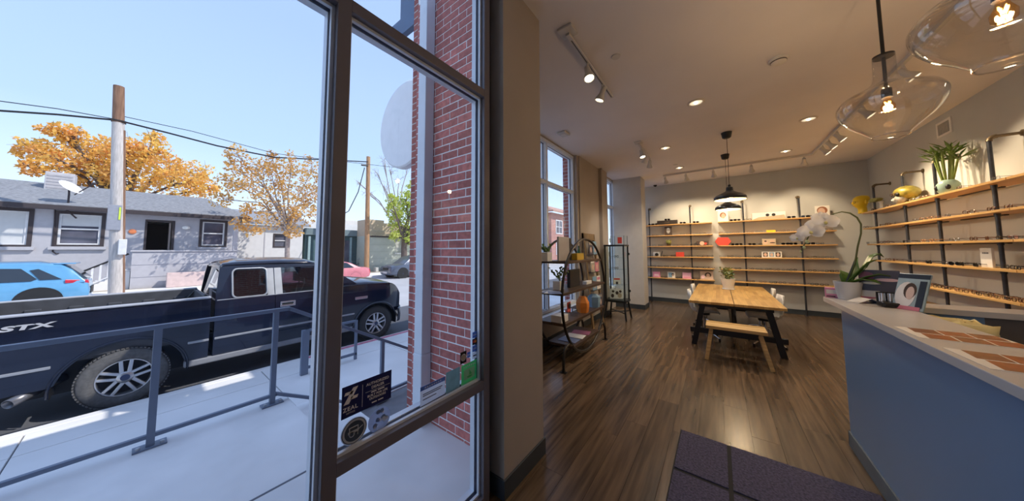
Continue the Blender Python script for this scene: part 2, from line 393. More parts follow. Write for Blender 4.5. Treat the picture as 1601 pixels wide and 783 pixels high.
# round blade sign seen from inside
m_sign = M('white sign face', (.86, .87, .89), .5, var=.03)
sg = thing('blade_sign', 'plain white round blade sign hanging above the pavement', 'sign', (2.4, 3.85, 2.82))
Rm = Matrix.Rotation(math.radians(90), 3, 'Y')
MB().lathe([(0, -.07), (.655, -.07), (.68, -.05), (.68, .05), (.655, .07), (0, .07)], (2.4, 3.85, 3.5), 48, Rm).build('sign_body', m_sign, sg, smooth=30)
for zz in (3.2, 3.75): MB().box(2.38, 2.42, 2.56, 3.25, zz, zz + .04).build('bracket', m_steel, sg)

# landing, stairs, sidewalk, curb, street
SW, ST, CURB = -.45, -.58, 6.36
struct('landing', MB().box(-14, 1.0, 1.31, 3.80, -.55, -.001).box(1.0, 1.64, 1.31, 2.395, -.55, -.001), m_conc)
struct('landing_joint', MB().box(-14, 1.0, 2.385, 2.40, -.001, .0015), M('joint filler', (.16, .17, .2), .9))
for i in range(2): struct('step', MB().box(1.0 + .30 * i, 1.30 + .30 * i, 2.395, 3.80, -.55, -.15 * (i + 1)), m_conc, bev=.006)
sw = struct('sidewalk', MB().box(-60, 90, 2.4, CURB - .16, -.75, SW - .02), M('sidewalk bed', (.2, .2, .22), .9))
for k in range(-8, 16):
    for (y0, y1) in ((3.81, 5.60), (5.61, CURB - .165)):
        a = 1.29 + k * 1.96
        MB().box(a + .006, a + 1.954, y0, y1, SW - .03, SW).build('paving_slab', m_conc2, sw, bev=.004)
    if a > 1.6: MB().box(a + .006, a + 1.954, 2.57, 3.80, SW - .03, SW).build('paving_slab', m_conc2, sw, bev=.004)
struct('curb', MB().box(-60, 90, CURB - .16, CURB, -.75, SW), m_conc2, bev=.02)
struct('curb_paint', MB().box(1.9, 6.2, CURB - .17, CURB - .06, SW, SW + .003), M('faded red curb paint', (.62, .22, .30), .8, var=.25, scale=14))
stf = -.47
stn = MB().hexa([(-60, CURB, -1), (120, CURB, -1), (120, 9.6, -1), (-60, 9.6, -1)], [(-60, CURB, ST), (120, CURB, ST), (120, 9.6, ST + .02), (-60, 9.6, ST + .02)])
struct('parking_lane', stn, m_asph)
struct('street', MB().hexa([(-60, 9.6, -1), (120, 9.6, -1), (120, 20.6, -1), (-60, 20.6, -1)], [(-60, 9.6, ST + .02), (120, 9.6, ST + .02), (120, 20.6, stf), (-60, 20.6, stf)]), m_asph_l)
struct('far_sidewalk', MB().box(-60, 120, 20.6, 23.2, -1, stf + .14), m_conc2)
struct('far_ground', MB().box(-120, 200, 23.2, 160, -1, stf + .15), M('dry yard', (.34, .29, .22), .95, var=.25, scale=1.5, detail=8))

# ---------------------------------------------------------------- railing
m_rail = M('grey blue railing paint', (.16, .20, .28), .42, var=.06)
RY = 3.69
rl = thing('ramp_railing', 'grey steel railing on the concrete landing with sloping stair end', 'railing', (.865, RY, 0))
MB().bar((-6, RY, .935), (.976, RY, .935), .045, .035).bar((.965, RY, .94), (2.46, RY, .082), .045, .035).build('top_rail', m_rail, rl, bev=.004)
MB().bar((-6, RY, .085), (.9, RY, .085), .035, .03).bar((.89, RY, .095), (2.02, RY, -.53), .035, .03).build('bottom_rail', m_rail, rl, bev=.003)
MB().bar((2.448, RY, .09), (2.448, RY, -.37), .035, .035).bar((2.01, RY, -.355), (2.46, RY, -.355), .035, .035).build('end_loop', m_rail, rl, bev=.003)
for X, z0, z1 in ((-1.4, 0, .93), (-.65 - .75 * 2, 0, .93), (.115, 0, .93), (.865, 0, .93), (2.01, SW, .34)):
    p = MB().box(X - .022, X + .022, RY - .022, RY + .022, z0, z1).build('post', m_rail, rl, bev=.003)
    MB().box(X - .085, X + .085, RY - .05, RY + .05, z0, z0 + .012).build('base_plate', m_rail, p, bev=.002)
    for s in (-1, 1): MB().cyl((X + s * .06, RY - .025, z0 + .01), (X + s * .06, RY - .025, z0 + .03), .012, n=8).build('anchor_bolt', M('galvanised', (.5, .52, .56), .4, metal=.6), p)
FY = 5.45
fr = thing('curb_rail', 'short rectangular steel rail standing free near the curb', 'railing', (2.0, FY, SW))
zt = pix(470, 517, Y=FY).z
xl, xr = pix(476, 560, Y=FY).x, pix(556, 540, Y=FY).x
MB().box(xl - .05, xl + .05, FY - .03, FY + .03, SW, zt).build('post', m_rail, fr, bev=.004)
MB().box(xr - .02, xr + .02, FY - .02, FY + .02, SW + .1, zt).build('end_bar', m_rail, fr, bev=.003)
MB().box(xl, xr + .02, FY - .025, FY + .025, zt - .035, zt).build('top_rail', m_rail, fr, bev=.003)
MB().box(xl, xr + .02, FY - .02, FY + .02, SW + .08, SW + .12).build('bottom_rail', m_rail, fr, bev=.003)
MB().box(xr - .02, xr + .02, FY - .02, FY + .02, SW, SW + .1).build('foot', m_rail, fr)

# ---------------------------------------------------------------- wheels
m_tire = M('tyre rubber', (.035, .034, .036), .75, var=.2, scale=30, bump=.1)
m_tire_pale = M('paler tyre rubber', (.10, .10, .105), .85, var=.25, scale=26, bump=.15)  # paler rubber for the rear truck wheels
m_rim = M('silver alloy', (.56, .57, .60), .28, metal=.75, var=.05)
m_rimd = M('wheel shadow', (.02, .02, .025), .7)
m_chrome = M('chrome', (.75, .76, .78), .12, metal=.95, var=.02)
def wheel(root, x, y, z, R, W, out, spokes=5, rimr=.62, tire=m_tire, double=True, name='wheel'):
    """axle along Y; out=-1 faces the camera side. tire is the part, rim pieces its sub-parts"""
    rot = Matrix.Rotation(math.radians(90 if out < 0 else -90), 3, 'X')   # local +z -> outward
    c = Vector((x, y, z)); r = R * rimr
    t = MB().lathe([(r, -W / 2), (R * .90, -W / 2), (R * .975, -W * .40), (R, -W * .28), (R, W * .28), (R * .975, W * .40), (R * .90, W / 2), (r * 1.04, W / 2), (r, W * .46)], c, 48, rot, close=True).build(name, tire, root, smooth=50)
    tr = MB()
    n = 64
    for i in range(n):
        a = 2 * math.pi * i / n
        for s in (-1, 1):
            d = Vector((math.cos(a), math.sin(a), 0)); tg = Vector((-d.y, d.x, 0))
            q = [rot @ (d * (R + .002) + tg * (sx_ * .012) + Vector((0, 0, s * W * .34 + sz * .035))) for sx_, sz in ((-1, -1), (1, -1), (1, 1), (-1, 1))]
            q2 = [rot @ (d * (R - .012) + tg * (sx_ * .012) + Vector((0, 0, s * W * .34 + sz * .035))) for sx_, sz in ((-1, -1), (1, -1), (1, 1), (-1, 1))]
            tr.hexa([c + k for k in q2], [c + k for k in q])
    tr.build('tread', tire, t, kind='stuff')
    MB().lathe([(r * 1.0, W * .44), (r * .97, W * .47), (r * .93, W * .46), (r * .90, W * .30), (r * .9, -W * .3)], c, 40, rot).build('rim', m_rim, t, smooth=40)
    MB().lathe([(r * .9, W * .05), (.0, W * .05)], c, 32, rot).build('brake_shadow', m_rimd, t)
    sp = MB()
    for i in range(spokes):
        for off in ((-.15, .15) if double else (0,)):
            a = 2 * math.pi * i / spokes + math.pi / 2
            d = Vector((math.cos(a), math.sin(a), 0)); tg = Vector((-d.y, d.x, 0))
            w = .021 * R / .4 if double else .04 * R / .4
            p0 = d * (r * .18) + tg * (off * r * .8); p1 = d * (r * .93) + tg * (off * r * 1.25)
            lo, hi = W * .30, W * .44
            A = [rot @ (p0 + tg * (s * w) + Vector((0, 0, zz))) + c for s, zz in ((-1, lo), (1, lo), (1, hi), (-1, hi))]
            B = [rot @ (p1 + tg * (s * w * .85) + Vector((0, 0, zz))) + c for s, zz in ((-1, lo), (1, lo), (1, hi), (-1, hi))]
            sp.hexa(A, B)
    sp.build('spoke_set', m_rim, t, bev=.006)
    MB().lathe([(r * .30, W * .30), (r * .30, W * .45), (r * .24, W * .49), (0, W * .5)], c, 24, rot).build('hub', m_rim, t, smooth=40)
    MB().lathe([(r * .17, W * .495), (r * .17, W * .515), (0, W * .52)], c, 20, rot).build('hub_badge', M('badge blue', (.03, .05, .12), .3), t, smooth=40)
    return t

# ---------------------------------------------------------------- pickup truck
m_paint = M('dark navy car paint', (.007, .010, .026), .15, metal=.0, var=.1, coat=.6, spec=.35)
m_trim = M('grey body moulding', (.34, .36, .40), .35, metal=.4)
m_black = M('black plastic', (.012, .012, .014), .5)
m_tint = glass('dark car glass', (.22, .27, .30), 3.2)
m_carglass = glass('car glass', (.62, .68, .72), 2.0)
m_liner = M('bed liner', (.06, .065, .08), .6, var=.2)
TY0, TY1 = 6.60, 8.58
GZ = -.58
TR = .395
tk = thing('pickup_truck', 'dark navy extended cab pickup truck parked at the near curb', 'pickup truck', (1.45, 7.59, GZ))
HR, HF = -.05, 3.44
zh = GZ + TR
def side_y(x, z, s):
    """slightly bulging flank; s=-1 near side, +1 far side"""
    b = .035 * max(0, (abs(z - .35) / .55)) ** 2
    if x > 3.6: b += .22 * ((x - 3.6) / .58) ** 2
    if x < -1.0: b += .03
    return (TY0 + b) if s < 0 else (TY1 - b)
def flank(x0, x1, ztop, zlow, s, name, mat=m_paint, n=8, step=.05, arch=None):
    xs = []; x = x0
    while x < x1 - 1e-6: xs.append(x); x += step
    xs.append(x1); rows_ = []
    for x in xs:
        zl = zlow(x) if callable(zlow) else zlow
        if arch:
            hx, rr = arch; d = abs(x - hx)
            if d < rr: zl = max(zl, zh - .02 + math.sqrt(rr * rr - d * d) * .98)
        zt_ = ztop(x) if callable(ztop) else ztop
        rows_.append([Vector((x, side_y(x, zl + (zt_ - zl) * k / n, s), zl + (zt_ - zl) * k / n)) for k in range(n + 1)])
    mb = MB().grid(rows_)
    inn = [[p + Vector((0, .05 * -s, 0)) for p in (row[0], row[-1])] for row in rows_]
    mb.grid([[row[0], i_[0]] for row, i_ in zip(rows_, inn)]); mb.grid([[row[-1], i_[1]] for row, i_ in zip(rows_, inn)])
    for row, i_ in ((rows_[0], inn[0]), (rows_[-1], inn[-1])):
        mb.add([row[0], row[-1], i_[1], i_[0]], [(0, 1, 2, 3)])
    return mb.build(name, mat, tk, smooth=45)
BX0, BX1, BT = -1.27, .715, .785
CB = .765                                   # back of the cab
BELT = .735
SILL = -.14
for s in (-1, 1):
    flank(BX0, BX1, BT, lambda x: SILL if x > HR else SILL + .02, s, 'bed_side', arch=(HR, .53))
    yy = TY0 if s < 0 else TY1
    MB().box(BX0, BX1, min(yy, yy - s * .09), max(yy, yy - s * .09), BT, BT + .03).build('bed_rail_cap', M('rail cap with sky sheen', (.40, .42, .47), .4), tk, bev=.012)  # cap colour lightened to stand for sky reflected along the rail
    MB().box(BX0 + .06, BX1 - .03, (yy - s * .09) - .02, (yy - s * .09) + .02, .18, BT).build('bed_liner_wall', m_liner, tk)
    for k in range(5):
        bx_ = BX0 + .25 + k * .36
        MB().box(bx_, bx_ + .14, min(yy - s * .11, yy - s * .135), max(yy - s * .11, yy - s * .135), .2, BT - .12).build('liner_rib', m_liner, tk, bev=.01)
    # doors, fender
    flank(CB, 1.525, BELT, SILL, s, 'rear_door')
    flank(1.533, 2.62, BELT, SILL, s, 'front_door')
    flank(2.626, 4.12, lambda x: .735 + .03 * math.sin(max(0, min(1, (x - 2.62) / 1.2)) * 3.14) - .30 * max(0, (x - 3.75) / .37) ** 2.0, lambda x: SILL if x < 3.6 else .02, s, 'front_fender', arch=(HF, .50))
    # wheel wells, mouldings
    for hx, rr in ((HR, .53), (HF, .50)):
        pts = [(hx + p * 1, z) for p, z in arc(0, 0, rr + .012, -8, 188, 24)]
        o_ = [(x, side_y(x, zh + z, s) + s * .012, zh - .02 + z * .98) for x, z in [(hx + (rr + .03) * math.cos(a), (rr + .03) * math.sin(a)) for a in [math.radians(-4 + 188 * i / 24) for i in range(25)]]]
        MB().tube(o_, .014, 6).build('arch_lip', m_paint, tk, smooth=True)
        iw = MB(); yo = yy - s * .05; yi = yy - s * .42
        P = [[Vector((hx + (rr + .02) * math.cos(a), y_, zh + (rr + .0) * math.sin(a))) for y_ in (yo, yi)] for a in [math.radians(-10 + 200 * i / 20) for i in range(21)]]
        iw.grid(P); iw.add([(hx + (rr + .02) * math.cos(a), yi, zh + rr * math.sin(a)) for a in [math.radians(-10 + 200 * i / 20) for i in range(21)]], [tuple(range(21))]); iw.build('wheel_well', m_black, tk)
    zm = .135
    for a, b in ((BX0, HR - .545), (HR + .545, BX1), (CB + .01, 1.52), (1.54, 2.61), (2.63, HF - .51)):
        ny = TY0 - .006 if s < 0 else TY1 + .006
        MB().box(a, b, min(ny, ny - s * .03), max(ny, ny - s * .03), zm - .018, zm + .018).build('body_moulding', m_trim, tk, bev=.008)
    ny = yy - s * .02
    MB().box(.47, HF - .50, min(ny, ny - s * .1), max(ny, ny - s * .1), SILL - .10, SILL + .0).build('rocker_panel', M('rocker grey', (.22, .23, .26), .5), tk, bev=.02)
# greenhouse
def gy(z, s):
    t = (z - BELT) / (1.27 - BELT); b = .04 + .19 * max(0, min(1.1, t)) ** 1.15
    return TY0 + b if s < 0 else TY1 - b
def gpt(x, z, s): return Vector((x, gy(z, s), z))
RZ = 1.27
for s in (-1, 1):
    v = Vector((0, -s * .05, 0))
    def poly(pts, name, mat, depth=.05, off=0.0, **kw):
        return MB().prism([gpt(x, z, s) + Vector((0, -s * off, 0)) for x, z in pts], (0, -s * depth, 0)).build(name, mat, tk, **kw)
    poly([(CB, BELT - .01), (.985, BELT - .01), (.97, 1.235), (CB + .05, RZ), (CB + .03, 1.1)], 'rear_pillar', m_paint)
    poly([(1.425, BELT - .01), (1.525, BELT - .01), (1.519, RZ - .03), (1.405, RZ - .03)], 'centre_pillar', m_trim, bev=.004)  # both centre pillars grey instead of navy, painting in their silver reflection
    poly([(1.533, BELT - .01), (1.645, BELT - .01), (1.635, RZ - .03), (1.527, RZ - .03)], 'centre_pillar', m_trim, bev=.004)
    poly([(CB + .05, RZ - .045), (2.28, RZ - .045), (2.25, RZ + .03), (CB + .08, RZ + .03)], 'roof_rail', m_paint)
    poly([(2.52, BELT - .01), (2.98, BELT + .06), (2.30, RZ + .03), (2.20, RZ - .04)], 'windshield_pillar', m_paint)
    poly([(.98, BELT + .005), (1.43, BELT + .005), (1.41, RZ - .04), (.965, RZ - .04)], 'rear_side_window', m_tint, .006, .022)
    poly([(1.64, BELT + .005), (2.56, BELT + .005), (2.22, RZ - .04), (1.63, RZ - .04)], 'front_side_window', m_carglass, .006, .022)
    rr_ = [gpt(x, z, s) + Vector((0, s * .006, 0)) for x, z in rrect(.965, 1.42, BELT + .015, 1.235, .07)]
    MB().tube(rr_, .014, 6, closed=True).build('window_trim', m_trim, tk, smooth=True)
    MB().tube([gpt(x, z, s) + Vector((0, s * .004, 0)) for x, z in [(CB + .02, BELT), (1.52, BELT), (2.55, BELT + .004)]], .012, 6).build('belt_trim', m_trim, tk)
    ny = TY0 - .015 if s < 0 else TY1 + .015
    hd = MB().frame([(1.60, ny, .50), (1.83, ny, .50), (1.83, ny, .60), (1.60, ny, .60)], [(1.625, ny, .535), (1.80, ny, .535), (1.80, ny, .572), (1.625, ny, .572)], (0, -s * .03, 0)).build('door_handle', m_chrome, tk, bev=.008)
    MB().box(1.63, 1.80, ny - .004 + .012, ny + .016, .538, .57).build('handle_recess', m_black, hd)
    my = TY0 - .14 if s < 0 else TY1 + .14
    MB().box(2.36, 2.50, my - .10, my + .10, .78, 1.02).build('side_mirror', m_black, tk, bev=.03, segs=3)
    MB().bar((2.44, my, .84), (2.46, yy, .80), .05, .05).build('mirror_arm', m_black, tk)
    MB().box(2.93, 3.20, ny + .002, ny + .012, .44, .50).build('fender_badge', m_chrome, tk, bev=.004)
    MB().hexa([(3.98, TY0 + .13, .27), (4.16, TY0 + .34, .27), (4.16, TY0 + .34, .50), (3.92, TY0 + .10, .52)] if s < 0 else [(3.98, TY1 - .13, .27), (4.16, TY1 - .34, .27), (4.16, TY1 - .34, .50), (3.92, TY1 - .10, .52)],
              [(3.98, TY0 + .2, .27), (4.1, TY0 + .36, .27), (4.1, TY0 + .36, .50), (3.92, TY0 + .2, .52)] if s < 0 else [(3.98, TY1 - .2, .27), (4.1, TY1 - .36, .27), (4.1, TY1 - .36, .50), (3.92, TY1 - .2, .52)]).build('headlight', M('headlight lens', (.7, .72, .75), .15, coat=.5), tk, bev=.01)
# roof, back of cab, hood, windscreen
def cross(x, zedge, crown, yin, n=10):
    return [Vector((x, TY0 + yin + (TY1 - TY0 - 2 * yin) * k / n, zedge + crown * math.sin(math.pi * k / n) ** .6)) for k in range(n + 1)]
MB().grid([cross(CB + .06, RZ - .03, .02, .25), cross(CB + .10, RZ + .03, .05, .23), cross(CB + .3, RZ + .04, .085, .225), cross(1.6, RZ + .045, .095, .225), cross(2.05, RZ + .035, .085, .225), cross(2.28, RZ - .005, .06, .24)]).build('roof', m_paint, tk, smooth=60, solid=.02)
MB().box(CB, CB + .03, TY0 + .03, TY1 - .03, SILL, BELT).build('cab_back', m_paint, tk)
bk = lambda y, z: Vector((CB + .02 + .06 * (z - BELT) / .5, y, z))
MB().frame([bk(TY0 + .05, BELT), bk(TY1 - .05, BELT), bk(TY1 - .24, RZ), bk(TY0 + .24, RZ)], [bk(TY0 + .2, BELT + .06), bk(TY1 - .2, BELT + .06), bk(TY1 - .32, RZ - .05), bk(TY0 + .32, RZ - .05)], (.03, 0, 0)).build('back_window_frame', m_paint, tk)
MB().prism([bk(TY0 + .2, BELT + .06), bk(TY1 - .2, BELT + .06), bk(TY1 - .32, RZ - .05), bk(TY0 + .32, RZ - .05)], (.01, 0, 0)).build('back_window', m_tint, tk)
MB().prism([(2.30, TY0 + .26, RZ), (2.30, TY1 - .26, RZ), (2.97, TY1 - .12, BELT + .06), (2.97, TY0 + .12, BELT + .06)], (.01, 0, .01)).build('windshield', m_carglass, tk)
HP = []
for x, ze, c, yi in ((2.60, .735, .13, .02), (2.75, .755, .14, .02), (3.2, .755, .12, .025), (3.7, .715, .10, .05), (3.95, .64, .09, .12), (4.08, .52, .07, .24)):
    HP.append(cross(x, ze, c, yi, 14))
MB().grid(HP).build('hood', m_paint, tk, smooth=60, solid=.015)
for k in range(4): MB().box(2.74 + .0, 2.86, 7.15 + k * .13, 7.22 + k * .13, .905, .93).build('cowl_vent', m_black, tk)
MB().hexa([(4.06, TY0 + .30, -.02), (4.06, TY1 - .30, -.02), (4.06, TY1 - .30, .52), (4.06, TY0 + .30, .52)], [(4.13, TY0 + .36, -.02), (4.13, TY1 - .36, -.02), (4.13, TY1 - .36, .5), (4.13, TY0 + .36, .5)]).build('grille', m_black, tk)
FB = [(3.99, TY0 + .03), (4.06, TY0 + .06), (4.20, TY0 + .30), (4.25, TY0 + .7), (4.25, TY1 - .7), (4.20, TY1 - .30), (4.06, TY1 - .06), (3.99, TY1 - .03)]
MB().grid([[Vector((x - .02, y, -.24)) for x, y in FB], [Vector((x, y, -.22)) for x, y in FB], [Vector((x + .01, y, -.08)) for x, y in FB], [Vector((x, y, .06)) for x, y in FB], [Vector((x - .03, y, .09)) for x, y in FB]]).build('front_bumper', m_paint, tk, smooth=50, solid=.02)
MB().grid([[Vector((x + .012, y, .065)) for x, y in FB], [Vector((x + .012, y, .085)) for x, y in FB]]).build('bumper_trim', m_trim, tk, solid=.01)
MB().box(BX0 - .05, BX0 + .03, TY0 + .03, TY1 - .03, .0, BT).build('tailgate', m_paint, tk, bev=.015)
MB().box(BX0 - .2, BX0 - .05, TY0 + .02, TY1 - .02, -.2, .02).build('rear_bumper', m_chrome, tk, bev=.02)
MB().box(BX0, BX1, TY0 + .1, TY1 - .1, .14, .18).build('bed_floor', m_liner, tk)
MB().box(BX1 - .05, BX1, TY0 + .05, TY1 - .05, .18, BT).build('bed_front_wall', m_liner, tk)
MB().box(BX1 - .02, BX1 + .01, TY0 + .08, TY0 + .12, BT + .0, BT + .16).build('cargo_hook', m_chrome, tk)
for q_ in ([(.30, TY1 - .35, .22), (.70, TY1 - .2, .80)], [(.30, TY0 + .75, .22), (.70, TY0 + .45, .80)]): MB().tube(q_, .02, 6).build('tie_strap', m_black, tk)
MB().box(BX0 + .1, 4.0, TY0 + .45, TY1 - .45, -.32, -.16).build('chassis', m_black, tk)
MB().box(CB, 2.9, TY0 + .1, TY1 - .1, SILL - .02, SILL + .05).build('cab_floor', m_black, tk)
MB().box(CB + .05, CB + .2, TY0 + .2, TY1 - .2, .1, .95).build('rear_seat', M('seat cloth', (.10, .105, .115), .9), tk, bev=.04)
for y in (TY0 + .25, TY1 - .75): MB().box(1.6, 1.75, y, y + .5, .1, .78).box(1.62, 2.1, y, y + .5, .1, .3).box(1.62, 1.72, y + .13, y + .37, .82, 1.02).build('front_seat', M('seat cloth'), tk, bev=.04)
MB().box(2.45, 2.7, TY0 + .12, TY1 - .12, .4, .74).build('dashboard', m_black, tk, bev=.04)
MB().tube([Vector((2.32 + .06 * math.sin(a), TY1 - .5 + .19 * math.cos(a), .72 + .18 * math.sin(a))) for a in [2 * math.pi * i / 20 for i in range(20)]], .016, 6, closed=True).build('steering_wheel', m_black, tk, smooth=True)
MB().cyl((-.68, TY0 + .16, -.14), (-.83, TY0 - .03, -.19), .05, n=16, caps=False).build('exhaust_tip', M('dull exhaust steel', (.20, .20, .22), .35, metal=.6), tk, smooth=True, solid=.006)
MB().cyl((-.52, TY0 + .36, -.10), (-.68, TY0 + .16, -.14), .042, n=12).build('exhaust_pipe', m_black, tk, smooth=True)
wheel(tk, HR, TY0 + .165, zh, TR, .27, -1, tire=m_tire_pale); wheel(tk, HR, TY1 - .165, zh, TR, .27, 1, tire=m_tire_pale)
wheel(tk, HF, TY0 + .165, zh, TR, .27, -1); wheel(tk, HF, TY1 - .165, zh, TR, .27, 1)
text('STX', .085, (-.93, TY0 - .006, .635), (1, 0, 0), (.35, 0, 1), M('white decal', (.45, .46, .50), .4), tk, 'decal', xs=2.1, bold=.004)

# ---------------------------------------------------------------- other cars
def car(label, name, xr, yn, gz, L_, W_, H_, paint, prof, roof, flip, wheels, R=.34, tail=None, cladding=None, group='cars parked across the street'):
    """prof: (u, zlow, zbelt) along the length, u from the rear; roof: (u, zroof); flip=-1 when the rear is at the low X end"""
    mid = Vector((xr + flip * L_ / 2, yn + W_ / 2, gz)); t = thing(name, label, 'car', mid, group=group)
    X = lambda u: xr + flip * u
    def sec(u, zl, zb):
        k = 1 - .16 * max(0, 1 - u / .5) ** 2 - .22 * max(0, 1 - (L_ - u) / .7) ** 2; hw = W_ / 2 * k; yc = yn + W_ / 2
        return [Vector((X(u), yc + sy * hw, gz + z)) for sy, z in ((-.80, zl), (-.97, zl + .06), (-1, zl + (zb - zl) * .45), (-.985, zl + (zb - zl) * .72), (-.93, zb - .02), (-.80, zb + .015), (0, zb + .04), (.80, zb + .015), (.93, zb - .02), (.985, zl + (zb - zl) * .72), (1, zl + (zb - zl) * .45), (.97, zl + .06), (.80, zl))]
    S_ = [sec(*p) for p in prof]
    MB().grid(S_, True).add(S_[0], [tuple(range(13))]).add(S_[-1], [tuple(range(13))]).build('body', paint, t, smooth=40)
    def gsec(u, zb, zr):
        yc = yn + W_ / 2; f = (zr - zb) / max(.01, H_ - zb); hw = W_ / 2
        return [Vector((X(u), yc + sy * hw, gz + z)) for sy, z in ((-.90, zb - .04), (-.90 + .20 * f, zr - .05), (-.90 + .30 * f, zr), (0, zr + .03 * f), (.90 - .30 * f, zr), (.90 - .20 * f, zr - .05), (.90, zb - .04))]
    G = [gsec(*p) for p in roof]
    MB().grid(G).add(G[0], [tuple(range(7))]).add(G[-1], [tuple(range(7))]).build('cabin', paint, t, smooth=40)
    for u, side in [(w, s) for w in wheels for s in (-1, 1)]:
        y = yn + .10 if side < 0 else yn + W_ - .10
        wheel(t, X(u), y, gz + R, R, .2, side, double=False, spokes=7)
        yy_ = yn + .0 if side < 0 else yn + W_
        MB().cyl((X(u), yy_ - side * .12, gz + R + .02), (X(u), yy_ + side * .002, gz + R + .02), R * 1.22, n=28).build('wheel_arch', cladding or m_black, t, smooth=30)
    return t, X
def car_window(t, X, pts, yn, W_, gz, H_, zb, mat=m_tint, name='side_window'):
    mb = MB()
    vs = []
    for u, z in pts:
        f = (z - zb) / (H_ - zb); vs.append(Vector((X(u), yn + W_ / 2 - W_ / 2 * (.90 - .20 * max(0, f) + .012), gz + z)))
    return mb.prism(vs, (0, .02, 0)).build(name, mat, t)
m_blue = M('sky blue car paint', (.12, .34, .58), .25, var=.05, coat=.6)
BYN, BGZ = 18.5, stf - .03
bx = pix(141, 445, Y=BYN + .3).x
t, X = car('bright blue crossover parked in front of the grey house', 'blue_crossover', bx, BYN, BGZ, 4.6, 1.86, 1.68, m_blue,
           [(0, .42, .70), (.05, .32, .98), (.25, .26, 1.03), (.9, .24, 1.02), (2.0, .22, .99), (3.2, .22, .98), (3.6, .24, .95), (4.35, .28, .84), (4.6, .36, .62)],
           [(.10, .98, 1.0), (.38, 1.0, 1.40), (.62, 1.0, 1.60), (1.2, 1.0, 1.68), (2.2, 1.0, 1.68), (2.8, .98, 1.60), (3.75, .95, .97)], -1, (.93, 3.65), R=.37, cladding=m_black)
car_window(t, X, [(1.1, 1.05), (1.0, 1.12), (1.3, 1.48), (2.05, 1.52), (2.1, 1.05)], BYN, 1.86, BGZ, 1.68, 1.0)
car_window(t, X, [(2.2, 1.05), (2.18, 1.52), (2.75, 1.48), (3.3, 1.08)], BYN, 1.86, BGZ, 1.68, 1.0)
car_window(t, X, [(.55, 1.08), (.95, 1.08), (1.15, 1.42), (1.0, 1.46)], BYN, 1.86, BGZ, 1.68, 1.0)
MB().hexa([(bx - .02, BYN + .17, BGZ + .90), (bx - .48, BYN + .03, BGZ + .94), (bx - .48, BYN + .03, BGZ + 1.06), (bx - .05, BYN + .16, BGZ + 1.02)], [(bx - .02, BYN + .4, BGZ + .90), (bx - .48, BYN + .3, BGZ + .94), (bx - .48, BYN + .3, BGZ + 1.06), (bx - .05, BYN + .4, BGZ + 1.02)]).build('tail_light', M('red lens', (.55, .03, .06), .2), t, bev=.01)
MB().prism([(bx - .12, BYN + .2, BGZ + 1.06), (bx - .12, BYN + 1.66, BGZ + 1.06), (bx - .52, BYN + 1.55, BGZ + 1.52), (bx - .52, BYN + .31, BGZ + 1.52)], (.06, 0, .02)).build('rear_window', m_tint, t)
MB().box(bx - .75, bx - .32, BYN + .3, BYN + 1.56, BGZ + 1.60, BGZ + 1.64).build('spoiler', m_blue, t, bev=.015)
MB().tube([(bx - .8, BYN + .33, BGZ + 1.66), (bx - 1.0, BYN + .33, BGZ + 1.72), (bx - 2.6, BYN + .33, BGZ + 1.72), (bx - 2.8, BYN + .33, BGZ + 1.66)], .018, 6).build('roof_bar', m_trim, t)
MB().box(bx - .02, bx + .02, BYN + .5, BYN + 1.4, BGZ + .5, BGZ + .75).build('bumper_panel', m_black, t)
m_pink = M('faded pink red car paint', (.62, .20, .24), .4, var=.08, coat=.3)
PXr = pix(577, 428, Y=18.9).x
t, X = car('faded pink red sedan parked behind the pickup hood', 'pink_sedan', PXr, 18.6, stf - .03, 4.7, 1.80, 1.42, m_pink,
           [(0, .40, .72), (.06, .30, .88), (.4, .25, .92), (1.0, .22, .93), (2.2, .2, .91), (3.3, .2, .88), (4.2, .24, .78), (4.7, .34, .6)],
           [(.65, .92, .93), (1.2, .92, 1.25), (1.8, .92, 1.40), (2.4, .91, 1.40), (3.3, .9, .91)], -1, (.98, 3.7), R=.34, cladding=m_pink)
car_window(t, X, [(1.05, .96), (1.45, 1.27), (2.1, 1.33), (2.1, .96)], 18.6, 1.80, stf - .03, 1.42, .92)
car_window(t, X, [(2.2, .96), (2.2, 1.33), (2.5, 1.30), (3.0, .97)], 18.6, 1.80, stf - .03, 1.42, .92)
MB().box(PXr - .12, PXr - .02, 18.72, 19.1, stf + .55, stf + .75).build('tail_light', M('red lens'), t, bev=.01)
m_grey = M('steel blue grey car paint', (.11, .13, .18), .3, metal=.4, var=.05, coat=.5)
gx = pix(612, 428, Y=18.5).x
t, X = car('grey compact crossover facing the pole across the street', 'grey_crossover', gx, 18.4, stf - .03, 4.4, 1.80, 1.66, m_grey,
           [(0, .36, .70), (.06, .26, .86), (.3, .24, .95), (1.1, .24, 1.02), (1.8, .22, 1.02), (3.5, .22, 1.02), (4.2, .26, .98), (4.4, .36, .7)],
           [(.95, 1.0, 1.01), (1.65, 1.0, 1.55), (2.2, 1.0, 1.66), (3.3, 1.0, 1.66), (4.0, 1.0, 1.45), (4.3, .98, 1.0)], 1, (.85, 3.5), R=.35, cladding=m_black)
car_window(t, X, [(1.35, 1.06), (1.85, 1.48), (2.5, 1.52), (2.5, 1.06)], 18.4, 1.80, stf - .03, 1.66, 1.0)
MB().hexa([(gx + .02, 18.62, stf + .62), (gx + .40, 18.46, stf + .66), (gx + .42, 18.47, stf + .80), (gx + .06, 18.62, stf + .74)], [(gx + .02, 18.9, stf + .62), (gx + .40, 18.7, stf + .66), (gx + .42, 18.7, stf + .80), (gx + .06, 18.9, stf + .74)]).build('headlight', M('headlight lens'), t, bev=.01)
